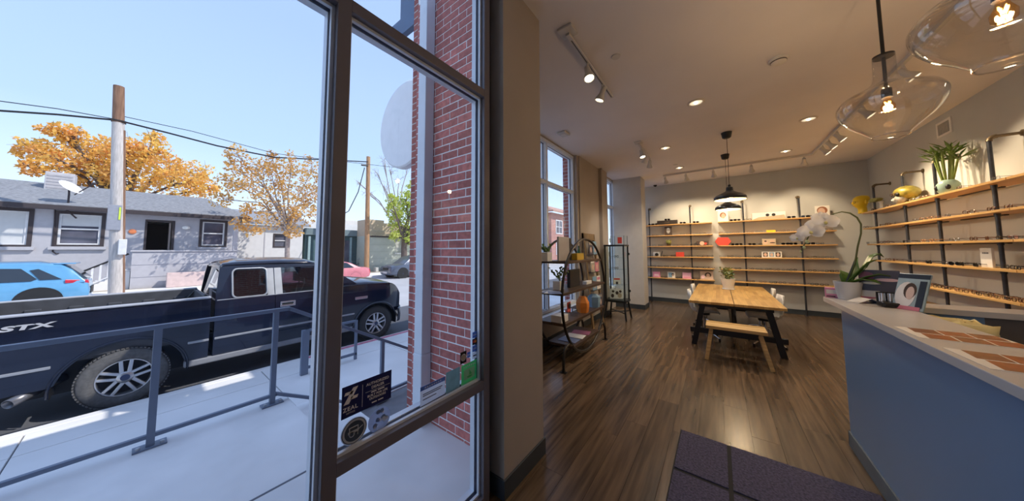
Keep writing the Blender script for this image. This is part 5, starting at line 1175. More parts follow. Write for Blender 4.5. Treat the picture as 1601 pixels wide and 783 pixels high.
# two clear glass pendants over the counter
m_cg = glass('pendant glass', (.94, .935, .925), 3.0)
m_ag = glass('amber bulb glass', (1.0, .80, .50), 1.0)
gp1 = pix(1388, 165, X=2.95)
for (cx, cy, lab, bz) in ((2.95, gp1.y, 'clear blown glass pendant with amber filament bulb above the counter end', gp1.z), (0, 0, 'clear blown glass pendant cut by the top right corner', 0)):
    if cx == 0:
        q = pix(1572, 43, Y=gp1.y - .02); cx, cy, bz = q.x, q.y, gp1.z
    t = thing('glass_pendant', lab, 'pendant lamp', (cx, cy, bz - .24), group='glass pendants over the counter')
    MB().cyl((cx, cy, CEIL), (cx, cy, CEIL - .03), .065, n=20).build('canopy', m_dome, t, smooth=40)
    MB().cyl((cx, cy, bz + .06), (cx, cy, CEIL - .03), .0095, n=8).build('stem', m_dome, t, smooth=50)
    MB().cyl((cx, cy, bz + .335), (cx, cy, bz + .35), .048, n=20).build('cap', m_dome, t, smooth=40)
    MB().cyl((cx, cy, bz + .055), (cx, cy, bz + .115), .024, n=14).build('socket', m_dome, t, smooth=40)
    gp = [(.050, .34), (.050, .25), (.054, .19), (.075, .15), (.13, .115), (.19, .085), (.222, .045), (.228, .01), (.215, -.04), (.175, -.10), (.12, -.155), (.085, -.195), (.078, -.21)]
    gq = []
    for i in range(len(gp) - 1):
        p0, p1, p2, p3 = [Vector(gp[max(0, min(len(gp) - 1, i + k))]) for k in (-1, 0, 1, 2)]
        for j in range(4):
            u = j / 4; gq.append(tuple(.5 * ((2 * p1) + (p2 - p0) * u + (2 * p0 - 5 * p1 + 4 * p2 - p3) * u * u + (3 * p1 - p0 - 3 * p2 + p3) * u ** 3)))
    gq.append(gp[-1])
    MB().lathe(gq, (cx, cy, bz), 64).build('glass_bowl', m_cg, t, smooth=60)
    MB().tube([(cx + .078 * math.cos(a), cy + .078 * math.sin(a), bz - .21) for a in [2 * math.pi * i / 32 for i in range(32)]], .0035, 5, closed=True).build('glass_lip', m_cg, t, smooth=True)
    MB().lathe([(0, .055), (.014, .055), (.018, .03), (.032, .0), (.03, -.03), (.012, -.048), (0, -.05)], (cx, cy, bz), 16).build('bulb_glass', m_ag, t, smooth=60)
    MB().tube([(cx + .012 * math.cos(k * 2.4), cy + .012 * math.sin(k * 2.4), bz + .025 - .065 * (k % 2)) for k in range(9)], .0042, 5).build('filament', m_fil, t)
    lamp('POINT', (cx, cy, bz - .01), 11, (1.0, .80, .60), t, .03)
# track lights
m_track = M('white track metal', (.60, .58, .55), .45, var=.03); m_track_d = M('track slot', (.10, .09, .085), .6)
m_lampf = M('lit reflector', (1, .9, .7), .4, emit=(1.0, .84, .58), es=9)
def track_head(root, p, aim, energy, col=WARM2, ang=62, s=1.0):
    p = Vector(p); aim = Vector(aim); d = (aim - p).normalized(); q = d.to_track_quat('-Z', 'Y').to_matrix(); hp = p + Vector((0, 0, -.10 * s)) + d * .03
    h = MB().lathe([(0, .075 * s), (.026 * s, .075 * s), (.030 * s, .045 * s), (.030 * s, .0), (.052 * s, -.055 * s), (.054 * s, -.075 * s), (.047 * s, -.075 * s), (.042 * s, -.055 * s)], hp, 20, q).build('lamp_head', m_track, root, smooth=45)
    MB().cyl(p + Vector((0, 0, -.022)), hp + Vector((0, 0, .03)), .011 * s, n=8).build('neck', m_track, h)
    MB().lathe([(0, -.058 * s), (.043 * s, -.060 * s)], hp, 18, q).build('reflector', m_lampf, h)
    lamp('SPOT', hp + d * .085 * s, energy, col, root, .03, hp + d * 2, ang, .7)
c_ = lambda x, y, z=CEIL: pix(x, y, Z=z)
a, b = c_(887, 48), c_(957, 148); ty_ = (a.y + b.y) / 2
t = thing('track_light', 'short ceiling track with two spotlights near the entrance column', 'track light', (a.x, ty_, CEIL), group='ceiling track lights')
MB().box(a.x - .07, a.x + .07, ty_ - .065, ty_ + .065, CEIL - .022, CEIL - .001).build('feed_plate', m_track, t, bev=.004)
MB().box(a.x, b.x, ty_ - .018, ty_ + .018, CEIL - .042, CEIL - .022).build('rail', m_track, t, bev=.002)
MB().box(a.x + .08, b.x - .02, ty_ - .005, ty_ + .005, CEIL - .0435, CEIL - .042).build('slot', m_track_d, t)
for x, y, aim in ((918, 93, Vector((1.9, .2, 0))), (941, 127, Vector((3.0, 2.2, .6)))):
    q = c_(x, y); track_head(t, (q.x, ty_, CEIL - .022), aim, 16)
a, b = c_(998, 222), c_(1016, 246); ty_ = (a.y + b.y) / 2
t = thing('track_light', 'short ceiling track with three spotlights near the white pillar', 'track light', (a.x, ty_, CEIL), group='ceiling track lights')
MB().box(a.x - .07, a.x + .07, ty_ - .06, ty_ + .06, CEIL - .022, CEIL - .001).build('feed_plate', m_track, t, bev=.004)
MB().box(a.x, b.x, ty_ - .018, ty_ + .018, CEIL - .042, CEIL - .022).build('rail', m_track, t, bev=.002)
for k, aim in ((.22, Vector((5.0, .3, 0))), (.6, Vector((6.5, 2.2, 1))), (.97, Vector((7.5, 1.6, 1.2)))): track_head(t, (a.x + (b.x - a.x) * k, ty_, CEIL - .022), aim, 26)
a, b = c_(1037, 274), c_(1262, 240); tx_ = (a.x + b.x) / 2; e = c_(1322, 196); tyr = (b.y + e.y) / 2
t = thing('track_light', 'long L shaped ceiling track with many spotlights along the back and right walls', 'track light', (tx_, tyr, CEIL), group='ceiling track lights')
MB().box(tx_ - .018, tx_ + .018, tyr, a.y, CEIL - .042, CEIL - .001).build('rail', m_track, t, bev=.002)
MB().box(3.6, tx_, tyr - .018, tyr + .018, CEIL - .042, CEIL - .001).build('rail', m_track, t, bev=.002)
for x in (1039, 1072, 1115, 1175, 1258):
    q = pix(x, 264, X=tx_); track_head(t, (tx_, min(q.y, a.y - .05), CEIL - .022), (WB, q.y - .15, 2.05), 56, WARM, 74)
for x, yy in ((1270, 232), (1283, 222), (1300, 208)):
    q = c_(x, yy - 6); track_head(t, (q.x, tyr, CEIL - .022), (q.x - .2, WR, 2.05), 62, WARM, 74)
for x in (5.6, 4.6): track_head(t, (x, tyr, CEIL - .022), (x - .2, WR, 2.05), 55, WARM, 74)
# recessed can lights, detectors
m_can = M('can trim', (.62, .58, .54), .4, metal=.2)
names = ['recessed can light nearest the camera above the bench', 'recessed can light left of the near glass pendant', 'recessed can light beside the pillar side track', 'recessed can light in front of the right back shelf unit', 'small recessed can light in front of the left back shelf unit']
for i, (x, y) in enumerate(((1088, 160), (1264, 186), (1040, 231), (1228, 236), (1062, 262))):
    q = c_(x, y); t = thing('can_light', names[i], 'ceiling light', (q.x, q.y, CEIL), group='recessed can lights')
    MB().lathe([(.075, -.001), (.10, -.001), (.10, -.006), (.078, -.012), (.07, -.004)], (q.x, q.y, CEIL), 28).build('trim_ring', m_can, t, smooth=40)
    MB().lathe([(0, -.003), (.075, -.003)], (q.x, q.y, CEIL), 24).build('reflector', M('can reflector', (.8, .75, .65), .3, emit=(1, .86, .62), es=.7), t)
    MB().ball((q.x, q.y, CEIL - .012), .022, .022, .010, 12, 6).build('bulb', m_lampf, t, smooth=True)
    lamp('SPOT', (q.x, q.y, CEIL - .03), 46, WARM2, t, .05, (q.x, q.y, 0), 125, .9)
q = c_(1217, 92); t = thing('smoke_detector', 'round white smoke detector on the ceiling', 'smoke detector', (q.x, q.y, CEIL))
MB().lathe([(0, -.001), (.075, -.001), (.075, -.018), (.062, -.022), (.060, -.038), (.045, -.048), (0, -.05)], (q.x, q.y, CEIL), 28).build('housing', M('detector plastic', (.70, .68, .64), .5), t, smooth=40)
MB().lathe([(.058, -.024), (.063, -.026), (.063, -.034), (.058, -.036)], (q.x, q.y, CEIL), 28).build('vent_slot', m_track_d, t)
for x, y, lab in ((963, 88, 'round white sprinkler cover between near track and can light'), (1056, 257, 'tiny dark sprinkler dot on the ceiling before the back shelves')):
    q = c_(x, y); o = MB().lathe([(0, -.001), (.045, -.001), (.042, -.010), (0, -.012)], (q.x, q.y, CEIL), 22).build('sprinkler_cover', m_track, smooth=40); tag(o, lab, 'sprinkler')
q = c_(881, 208); t = thing('ceiling_sensor', 'small square white sensor on the ceiling above the second window', 'sensor', (q.x, q.y, CEIL))
MB().box(q.x - .10, q.x + .10, q.y - .07, q.y + .07, CEIL - .03, CEIL - .001).build('housing', m_track, t, bev=.01)
MB().box(q.x - .05, q.x + .05, q.y - .04, q.y + .04, CEIL - .034, CEIL - .03).build('grille', m_can, t)

# ================================================================ RECEPTION COUNTER
m_front = M('blue grey counter laminate', (.16, .27, .44), .35, var=.03, scale=1.5)
m_top = M('pale grey counter laminate', (.54, .53, .53), .3, var=.03, scale=6)
m_dark = M('dark inner panel', (.11, .10, .10), .5)
ct = thing('reception_counter', 'blue grey reception counter with pale grey overhanging top', 'counter', (2.4, -.9, 0))
MB().prism([(-.6, -.72, 1.085), (3.62, -.72, 1.085), (3.62, -2.3, 1.085), (3.37, -2.3, 1.085), (3.37, -1.055, 1.085), (-.6, -1.055, 1.085)], (0, 0, .04)).build('countertop', m_top, ct, bev=.003)
MB().box(-.6, 3.40, -.79, -.77, .10, 1.085).build('front_panel', m_front, ct)
MB().box(3.385, 3.405, -1.40, -.772, .10, 1.085).build('end_panel', m_front, ct)
MB().box(3.385, 3.405, -2.3, -1.40, .0, 1.085).build('return_panel', m_dark, ct)
MB().box(-.6, 3.40, -1.02, -1.0, .0, 1.085).build('inner_panel', m_dark, ct)
MB().box(-.6, 3.412, -.776, -.760, 0, .115).box(3.40, 3.413, -1.4, -.760, 0, .115).build('kick_board', M('counter kick rubber', (.10, .14, .18), .45), ct, bev=.002)
MB().box(-.6, 3.38, -1.70, -1.021, .72, .75).build('worktop', m_top, ct)
MB().box(3.0, 3.38, -1.68, -1.03, 0.0, .72).build('drawer_unit', m_dark, ct)
# things on the counter
CT = 1.1255
m_pot = M('white glazed pot', (.70, .70, .70), .3, var=.02)
oc = pix(1331, 469, Z=CT); oc = Vector((oc.x + .03, oc.y + .005, CT)); orc = thing('orchid', 'white moth orchid arching from a white pot on the counter end', 'orchid', oc)
MB().lathe([(0, 0), (.056, 0), (.062, .015), (.078, .13), (.081, .148), (.073, .148), (.068, .125), (0, .12)], oc, 32).build('pot', m_pot, orc, smooth=50)
MB().lathe([(0, .128), (.069, .128)], oc, 16).build('moss', M('moss', (.10, .11, .03), .95, var=.5, scale=60, bump=.5), orc)
m_ol = M('orchid leaf', (.10, .20, .045), .35, var=.2, scale=6)
def strap(pts, w, name='leaf'):
    P = []; w = w * 1.45
    for i, p in enumerate(pts):
        t_ = i / (len(pts) - 1); ww = w * math.sin(math.pi * min(1, .18 + t_ * .82)) ** .7; d = Vector(pts[min(i + 1, len(pts) - 1)]) - Vector(pts[max(i - 1, 0)]); s_ = Vector((-d.y, d.x, 0)); s_ = s_.normalized() if s_.length > 1e-6 else Vector((1, 0, 0))
        P.append([Vector(p) + s_ * ww * k + Vector((0, 0, abs(k) * ww * .35)) for k in (-1, -.5, 0, .5, 1)])
    MB().grid(P).build(name, m_ol, orc, smooth='all', solid=.004)
ob_ = oc + Vector((0, 0, .13))
def opx(x, y, X=None): return pix(x, y, X=X or oc.x)
strap([ob_, opx(1352, 420), opx(1362, 403), opx(1374, 398), opx(1382, 402)], .035)
strap([ob_, opx(1345, 425, oc.x - .04), opx(1358, 412, oc.x - .06), opx(1372, 405, oc.x - .08)], .03)
strap([ob_, opx(1340, 425), opx(1338, 412), opx(1341, 402)], .035)
strap([ob_, opx(1325, 434, oc.x + .03), opx(1318, 428, oc.x + .04), opx(1313, 422, oc.x + .05)], .035)
strap([ob_, opx(1355, 434, oc.x - .03), opx(1375, 430, oc.x - .05), opx(1393, 432, oc.x - .06)], .028)
strap([ob_, opx(1350, 438, oc.x - .05), opx(1365, 440, oc.x - .10), opx(1378, 444, oc.x - .12)], .028)
m_stem = M('orchid stem', (.10, .12, .04), .5)
SP = [ob_, opx(1337, 410), opx(1341, 385), opx(1346, 365), opx(1346, 350), opx(1340, 340), opx(1329, 333), opx(1316, 331), opx(1304, 334), opx(1292, 340), opx(1278, 352), opx(1266, 366), opx(1259, 380), opx(1252, 392)]
MB().tube(SP, [.006] * 7 + [.005] * 3 + [.004] * 4, 7).build('flower_stem', m_stem, orc, smooth='all')
MB().cyl(ob_ + Vector((.005, .01, 0)), opx(1338, 405) + Vector((.005, 0, 0)), .005, n=8).build('support_stake', m_dome, orc)
m_petal = leafmat('white petal', (.90, .90, .90), (.93, .92, .93)); m_lip = M('yellow green lip', (.70, .68, .30), .5)
def blossom(c, n, s):
    c = Vector(c); n = Vector(n).normalized(); r = Vector((0, 0, 1)).cross(n).normalized(); u = n.cross(r)
    fl = MB()
    for ang, L_, W_, off in ((90, .95, .34, 0), (210, .9, .32, 0), (330, .9, .32, 0), (10, 1.0, .62, .08), (170, 1.0, .62, .08)):
        d = r * math.cos(math.radians(ang)) + u * math.sin(math.radians(ang)); w = n.cross(d)
        P = []
        for i in range(6):
            t_ = i / 5; ww = W_ * math.sin(math.pi * min(.97, .12 + t_ * .86)) ** .6
            P.append([c + (d * (t_ * L_) + w * ww * k + n * (off + .18 * math.sin(t_ * 2.4) - .12 * k * k)) * s for k in (-1, -.5, 0, .5, 1)])
        fl.grid(P)
    f_ = fl.build('blossom', m_petal, orc, smooth='all')
    MB().ball(c + n * .16 * s - u * .1 * s, .13 * s, .13 * s, .17 * s, 10, 6).build('lip', m_lip, f_, smooth=True)
to = (EYE - oc).normalized()
for x, y, s, dn, dx in ((1290, 347, .085, (.1, -.25, -.1), 0), (1276, 352, .075, (.2, .3, .1), .05), (1268, 362, .085, (0, 0, -.2), -.04), (1282, 340, .06, (0, .4, .4), .07), (1247, 372, .055, (0, .5, -.1), 0)):
    blossom(opx(x, y, oc.x + dx), to + Vector(dn), s)
for x, y, s in ((1262, 378, .014), (1257, 387, .011), (1252, 393, .008)): MB().ball(opx(x, y), s, s, s * 1.3, 8, 6).build('bud', M('pale bud', (.55, .62, .35), .5), orc, smooth=True)
q = pix(1303, 466, Z=CT); card('small_carton', 'small pink and white carton behind the orchid pot', (q.x + .02, q.y + .0, CT), .085, .085, .05, (-1, .2, 0), M('pink paper'), [('box', m_card, -.4, .4, .4, .8), ('box', m_hair, -.4, .2, .1, .2)], cat='box')
def tent(label, c, ang, s=.075):
    o = thing('folded_leaflet', label, 'leaflet', c, group='folded leaflets on the counter'); d = Vector((math.cos(ang), math.sin(ang), 0)); w = Vector((-d.y, d.x, 0)); c = Vector(c)
    A = [c - d * s, c - d * s + w * s * 1.4, c + w * s * 1.4 + Vector((0, 0, s * .45)), c + Vector((0, 0, s * .45))]
    MB().prism(A, (0, 0, .003)).build('left_page', m_card, o)
    B = [c + Vector((0, 0, s * .45)), c + w * s * 1.4 + Vector((0, 0, s * .45)), c + d * s + w * s * 1.4, c + d * s]
    MB().prism(B, (0, 0, .003)).build('right_page', M('leaflet blue', (.16, .20, .34), .5), o)
    return o
q = pix(1347, 474, Z=CT); tent('white folded leaflet lying open before the orchid pot', (q.x + .0, q.y - .05, CT), math.radians(-70))
q = pix(1366, 473, Z=CT); tent('blue and white folded leaflet beside the black card holder', (q.x + .02, q.y - .05, CT), math.radians(-75), .06)
q = pix(1384, 479, Z=CT); hc = Vector((q.x, q.y - .03, CT)); o = thing('card_holder', 'black desk holder with chrome cylinders on the counter', 'holder', hc)
MB().box(hc.x - .06, hc.x + .06, hc.y - .055, hc.y + .055, CT, CT + .035).build('base', m_black, o, bev=.01)
MB().box(hc.x - .058, hc.x - .045, hc.y - .03, hc.y + .045, CT + .005, CT + .022).build('front_label', m_chrome, o)
for k in range(3): MB().cyl((hc.x + .02, hc.y + .035 - k * .038, CT + .035), (hc.x + .02, hc.y + .035 - k * .038, CT + .095), .017, n=14).build('cylinder', m_chrome, o, smooth=40)
MB().box(hc.x + .038, hc.x + .05, hc.y - .055, hc.y + .055, CT + .03, CT + .10).build('back_plate', m_black, o)
q = pix(1408, 485, Z=CT); o = card('acrylic_display', 'leaning acrylic stand with a pale portrait and black spine on the counter', (q.x + .05, q.y - .04, CT), .15, .26, .012, (-.62, .78, 0), M('ice blue print', (.34, .46, .52), .2, var=.2), [('box', M('dark navy print', (.02, .03, .05), .4), -.5, .5, .86, .98), (M('white print', (.75, .76, .78), .4), -.15, .4, .32, .36), (m_hair, -.02, .52, .20, .22), (M('printed face', (.66, .52, .48), .6), 0, .46, .13, .18), ('box', M('dark navy print'), .24, .44, .08, .80), ('box', M('rose print', (.60, .20, .28), .5), -.42, .4, 0, .10)], cat='display', tilt=.34)
q = pix(1366, 462, Z=CT); card('magazine_poster', 'dark magazine poster with pink streaks standing behind the orchid', (3.50, pix(1376, 462, X=3.5).y, CT), .20, .25, .010, (-.94, .34, 0), M('charcoal print', (.08, .075, .11), .4), [('box', M('rose print'), -.5, .5, .02, .14), ('box', m_card, -.5, .0, .14, .34), (M('plum print', (.30, .10, .18), .5), -.3, .8, .2, .14), (M('pale pink'), .2, .7, .3, .05), (m_card, -.2, .58, .25, .04)], cat='poster')
m_pr = M('stained orange print', (.46, .12, .022), .3, col2=(.26, .10, .03), scale=9, stretch=(1, 3, 1), detail=6)
m_pr2 = M('brown print', (.16, .055, .018), .3, col2=(.40, .15, .04), scale=12, stretch=(3, 1, 1), detail=6)
for (x0, x1, lab) in ((2.225, 2.468, 'orange brown patterned print sheet, farther of two on the counter'), (1.80, 2.06, 'orange brown patterned print sheet, nearer of two on the counter')):
    o = thing('print_sheet', lab, 'print', ((x0 + x1) / 2, -.89, CT), group='print sheets on the counter')
    MB().box(x0, x1, -1.045, -.745, CT, CT + .0015).build('paper', m_card, o)
    n_ = 2
    for i in range(2):
        for j in range(3):
            a = x0 + .006 + i * (x1 - x0) / 2; b = a + (x1 - x0) / 2 - .012; c = -.775 - j * .088
            MB().prism([(a, c, CT + .0015), (b, c - .012, CT + .0015), (b, c - .094, CT + .0015), (a, c - .082, CT + .0015)], (0, 0, .0006)).build('print', (m_pr, m_pr2)[(i + j) % 2], o)
q = Vector((3.12, -1.20, .75)); o = thing('yellow_bag', 'crumpled yellow paper bag on the desk behind the counter', 'bag', q)
m_ybag = M('yellow paper', (.78, .69, .36), .7, var=.1, scale=9, bump=.6)
R2 = random.Random(3); P = []
for i in range(7):
    z = .75 + i * .056; w = .15 - .004 * i
    P.append([Vector((q.x + w * 1.15 * math.copysign(abs(math.cos(t_)) ** .5, math.cos(t_)) + R2.uniform(-.012, .012), q.y + w * .75 * math.copysign(abs(math.sin(t_)) ** .5, math.sin(t_)) + R2.uniform(-.012, .012), z + R2.uniform(-.012, .012))) for t_ in [2 * math.pi * k / 16 for k in range(16)]])
MB().grid(P, True).build('bag_body', m_ybag, o, smooth=60, solid=.003)
MB().grid([[p + Vector((0, 0, -.01)) for p in P[-1]], [Vector((q.x + R2.uniform(-.05, .05), q.y + R2.uniform(-.03, .03), 1.09 + R2.uniform(-.01, .01))) for _ in range(16)]], True).build('crumpled_top', m_ybag, o, smooth=60)

# ================================================================ FLOOR MAT
mt = thing('floor_mat', 'dark purple grey entrance mat with black grooves', 'mat', (1.9, -.22, 0))
m_mat = M('mat carpet', (.078, .070, .120), .95, var=.45, scale=70, bump=.8, detail=10)
MB().box(.9, 2.84, -.752, .325, .0005, .006).build('rubber_backing', M('mat rubber', (.012, .011, .014), .8), mt)
for x0, x1 in ((2.335, 2.832), (1.82, 2.305), (1.30, 1.79), (.91, 1.27)):
    for y0, y1 in ((.012, .317), (-.745, -.012)): MB().box(x0, x1, y0, y1, .006, .013).build('carpet_tile', m_mat, mt, bev=.002)

# ================================================================ ROUND ETAGERE
m_ring = M('dark bronze tube', (.05, .044, .04), .32, metal=.7, var=.15)
m_wal = wood('walnut shelf', (.045, .025, .015), (.095, .053, .032), axis=0, rnd=.05)
EX, EZ, ER, EY0, EY1 = 4.06, .885, .82, 1.63, 2.02
et = thing('round_etagere', 'round bronze tube shelf with four dark walnut boards by the window', 'shelf', (EX, (EY0 + EY1) / 2, 0))
for y in (EY0, EY1):
    MB().tube([(EX + ER * math.cos(a), y, EZ + ER * math.sin(a)) for a in [2 * math.pi * i / 64 for i in range(64)]], .019, 8, closed=True).build('ring', m_ring, et, smooth='all')
    for s in (-1, 1):
        lg = MB().tube([(EX + s * .55, y, .275), (EX + s * .65, y, .305), (EX + s * .735, y, .285), (EX + s * .785, y, .21), (EX + s * .80, y, .12), (EX + s * .80, y, .0)], .019, 8).build('leg', m_ring, et, smooth='all')
        MB().box(EX + s * .80 - .035, EX + s * .80 + .035, y - .04, y + .04, 0.0005, .006).build('foot_plate', m_ring, lg)
ES = [1.39, .985, .585, .235]
for z in ES:
    dx = math.sqrt(ER ** 2 - (z - EZ) ** 2) - .01
    MB().box(EX - dx, EX + dx, EY0 - .01, EY1 + .01, z - .035, z).build('shelf', m_wal, et, bev=.002)
def ep(x, y, z, Y): q = pix(x, y, Y=Y); return Vector((q.x, Y, z))
def obj_box(name, label, c, w, d, h, mat, cat='box', rz=0., bev=.003, group='things on the round shelf', extra=None):
    o = thing(name, label, cat, c, rz, group=group); m_ = MB().box(-w / 2, w / 2, -d / 2, d / 2, 0, h); ob = bpy.data.objects.new('body', m_.mesh('body', mat)); C.objects.link(ob); ob.parent = o
    b = ob.modifiers.new('bevel', 'BEVEL'); b.width = bev; b.segments = 2
    return o
m_greyb = M('pale grey board', (.46, .42, .40), .6, var=.03)
obj_box('sign_board', 'tall pale grey sign board with black edge on the top walnut board', ep(881, 400, ES[0], 1.80), .34, .03, .34, m_greyb, 'sign board')
obj_box('black_slab', 'narrow black slab beside the grey sign board', ep(891, 400, ES[0], 1.81), .06, .035, .33, m_black, 'panel')
obj_box('planter_cube', 'white cube planter on the top walnut board', ep(853, 400, ES[0], 1.90), .13, .13, .12, m_card, 'planter')
obj_box('yellow_tin', 'mustard yellow box on the top walnut board', ep(903, 400, ES[0], 1.76), .26, .10, .10, M('mustard box', (.62, .40, .03), .5))
c = ep(905, 395, ES[0], 1.92); o = thing('green_bottle', 'small dark green bottle behind the mustard box', 'bottle', c, group='things on the round shelf')
MB().lathe([(0, 0), (.03, 0), (.032, .12), (.012, .17), (.012, .22), (0, .22)], c, 14).build('glass', M('green glass', (.02, .10, .04), .2), o, smooth=40)
def sprig(c, s, n, seed, root, mat):
    R_ = random.Random(seed)
    for k in range(n):
        e = Vector(c) + Vector((R_.gauss(0, .4), R_.gauss(0, .4), R_.uniform(.5, 1.2))) * s
        st = MB().tube([c, e], .003, 4).build('stem', m_stem, root)
        for j in range(3):
            q_ = Vector(c).lerp(e, .5 + .25 * j); n_ = Vector((R_.gauss(0, 1), R_.gauss(0, 1), .6)).normalized(); u_ = n_.orthogonal().normalized(); w_ = n_.cross(u_)
            MB().prism([q_ + u_ * .03 * math.cos(t_) + w_ * .016 * math.sin(t_) for t_ in [k_ * 1.0472 for k_ in range(6)]], n_ * .002).build('leaf', mat, st)
c = ep(853, 400, ES[0] + .12, 1.90); o = thing('small_plant', 'small leafy plant in the white cube planter', 'plant', c, group='things on the round shelf'); sprig(c, .10, 8, 2, o, m_leaf)
obj_box('black_case', 'open black display case standing on the second walnut board', ep(897, 440, ES[1], 1.80), .36, .05, .26, M('black card', (.012, .013, .02), .4), 'case')
obj_box('white_block', 'small white box at right on the second walnut board', ep(918, 438, ES[1], 1.75), .22, .07, .05, m_card)
obj_box('planter_cube', 'white planter with a sprig on the second walnut board', ep(873, 440, ES[1], 1.84), .13, .11, .12, m_card, 'planter')
c = ep(875, 440, ES[1] + .12, 1.84); o = thing('small_plant', 'dark sprig plant in the white planter on the second walnut board', 'plant', c, group='things on the round shelf'); sprig(c, .16, 9, 6, o, m_leaf)
for k in range(4): o = obj_box('leaflet_stack', 'flat pale leaflet, %s in the fan on the second walnut board' % ORD[k], ep(855 + k * 4, 455, ES[1] + .004 * k + .0005, 1.86 - .05 * k), .24, .16, .003, [m_card, M('leaflet blue')][k % 2], 'leaflet', rz=.3 * k - .3, bev=.001)
c = ep(911, 475, ES[2], 1.72); o = thing('orange_lantern', 'faceted orange paper ornament on the third walnut board', 'ornament', c, group='things on the round shelf')
m_or = M('orange paper', (.75, .24, .03), .6)
MB().lathe([(0, 0), (.085, .0), (.10, .09), (.10, .15), (.05, .24), (0, .24)], c, 6).build('body', m_or, o); MB().cyl(c + Vector((0, 0, .24)), c + Vector((0, 0, .30)), .004, n=6).build('loop', m_ring, o)
c = ep(929, 475, ES[2], 1.72); o = thing('blue_lantern', 'faceted pale blue paper ornament on the third walnut board', 'ornament', c, group='things on the round shelf')
MB().lathe([(0, 0), (.09, .0), (.105, .09), (.105, .17), (.055, .21), (0, .21)], c, 6).build('body', M('pale blue paper', (.20, .33, .46), .6), o)
obj_box('white_tray', 'white low box on the third walnut board', ep(875, 500, ES[2], 1.76), .20, .16, .09, m_card)
c = ep(891, 490, ES[2], 1.72); o = thing('acrylic_riser', 'clear acrylic riser with a red picture on the third walnut board', 'display', c, group='things on the round shelf')
MB().box(c.x - .13, c.x + .13, c.y - .06, c.y + .06, ES[2] + .10, ES[2] + .106).build('riser_top', m_cg, o); MB().box(c.x - .13, c.x - .124, c.y - .06, c.y + .06, ES[2], ES[2] + .10).build('riser_leg', m_cg, o); MB().box(c.x + .124, c.x + .13, c.y - .06, c.y + .06, ES[2], ES[2] + .10).build('riser_leg', m_cg, o)
MB().box(c.x - .05, c.x + .05, c.y + .01, c.y + .018, ES[2] + .106, ES[2] + .22).build('picture', m_red, o); MB().ball((c.x, c.y, ES[2] + .17), .035, .01, .04, 10, 6).build('print', m_hair, o)
for k, (dx, mt_) in enumerate(((-.22, M('leaflet blue')), (.0, m_card), (.22, M('plum print')))): obj_box('magazine', 'magazine lying on the lowest walnut board, %s from the left' % ORD[k], (EX + dx - .05, 1.80, ES[3]), .20, .27, .008, mt_, 'magazine', rz=.1 * k, bev=.001)

# ================================================================ MAGAZINE RACK AND GLASS CABINET
m_rack = wood('rack oak', (.16, .10, .045), (.26, .17, .08), axis=2, rnd=.05)
rk = thing('magazine_rack', 'tall oak magazine rack leaning by the wall between the windows', 'magazine rack', (5.62, 2.1, 0))
RX0, RX1 = 5.34, 5.98
def rkp(x, z, off=0): return Vector((x, 2.02 + .17 * z / 1.88 - off, z))
for x in (RX0, RX1 - .07): MB().hexa([rkp(x, 0), rkp(x + .07, 0), rkp(x + .07, 0) + Vector((0, .03, 0)), rkp(x, 0) + Vector((0, .03, 0))], [rkp(x, 1.88), rkp(x + .07, 1.88), rkp(x + .07, 1.88) + Vector((0, .03, 0)), rkp(x, 1.88) + Vector((0, .03, 0))]).build('side_board', m_rack, rk)
MB().hexa([rkp(RX0, 1.74), rkp(RX1, 1.74), rkp(RX1, 1.74) + Vector((0, .03, 0)), rkp(RX0, 1.74) + Vector((0, .03, 0))], [rkp(RX0, 1.88), rkp(RX1, 1.88), rkp(RX1, 1.88) + Vector((0, .03, 0)), rkp(RX0, 1.88) + Vector((0, .03, 0))]).build('header', m_rack, rk)
mg = [M('rose print'), M('charcoal print'), M('print blue'), m_card, M('grey stone')]
for k in range(4):
    z = .35 + k * .36
    MB().box(RX0 + .07, RX1 - .07, rkp(0, z).y - .05, rkp(0, z).y + .02, z, z + .015).build('ledge', m_pipe, rk)
    for j in range(2):
        x = RX0 + .10 + j * .235; c = rkp(x + .10, z + .016, .045)
        card('magazine', '%s magazine on the %s ledge of the oak rack' % (('left', 'right')[j], ['lowest', 'second lowest', 'second highest', 'highest'][k]), c, .20, .27, .006, (0, -1, 0), mg[(k * 2 + j) % 5], [('box', mg[(k + j * 3 + 1) % 5], -.4, .4, .7, .9), (m_skin, 0, .35, .2, .22)], group='magazines on the oak rack', cat='magazine', tilt=.04)
m_cabm = M('black steel', (.022, .026, .028), .4, metal=.3)
m_cabg = glass('cabinet glass', (.95, .985, .985), .4)
cb_ = thing('glass_cabinet', 'black steel glass display cabinet on splayed legs beside the pillar', 'cabinet', (6.5, 1.87, 0))
X0, X1, Y0, Y1, Z0, Z1 = 6.30, 6.68, 1.66, 2.09, .43, 1.615
for x in (X0, X1 - .028):
    for y in (Y0, Y1 - .028): MB().box(x, x + .028, y, y + .028, Z0, Z1).build('upright', m_cabm, cb_)
MB().box(X0 - .01, X1 + .01, Y0 - .01, Y1 + .01, Z1, Z1 + .035).build('top', m_cabm, cb_, bev=.004)
MB().box(X0 - .01, X1 + .01, Y0 - .01, Y1 + .01, Z0 - .05, Z0).build('base', m_cabm, cb_, bev=.004)
CZ = [Z0 + .001, .76, 1.10, 1.36]
for z in CZ[1:]: MB().box(X0 + .03, X1 - .03, Y0 + .03, Y1 - .03, z - .006, z).build('glass_shelf', m_cabg, cb_)
for a in ((X0 + .01, X0 + .014, Y0 + .03, Y1 - .03), (X1 - .014, X1 - .01, Y0 + .03, Y1 - .03), (X0 + .03, X1 - .03, Y0 + .01, Y0 + .014), (X0 + .03, X1 - .03, Y1 - .014, Y1 - .01)): MB().box(*a, Z0, Z1).build('pane', m_cabg, cb_)
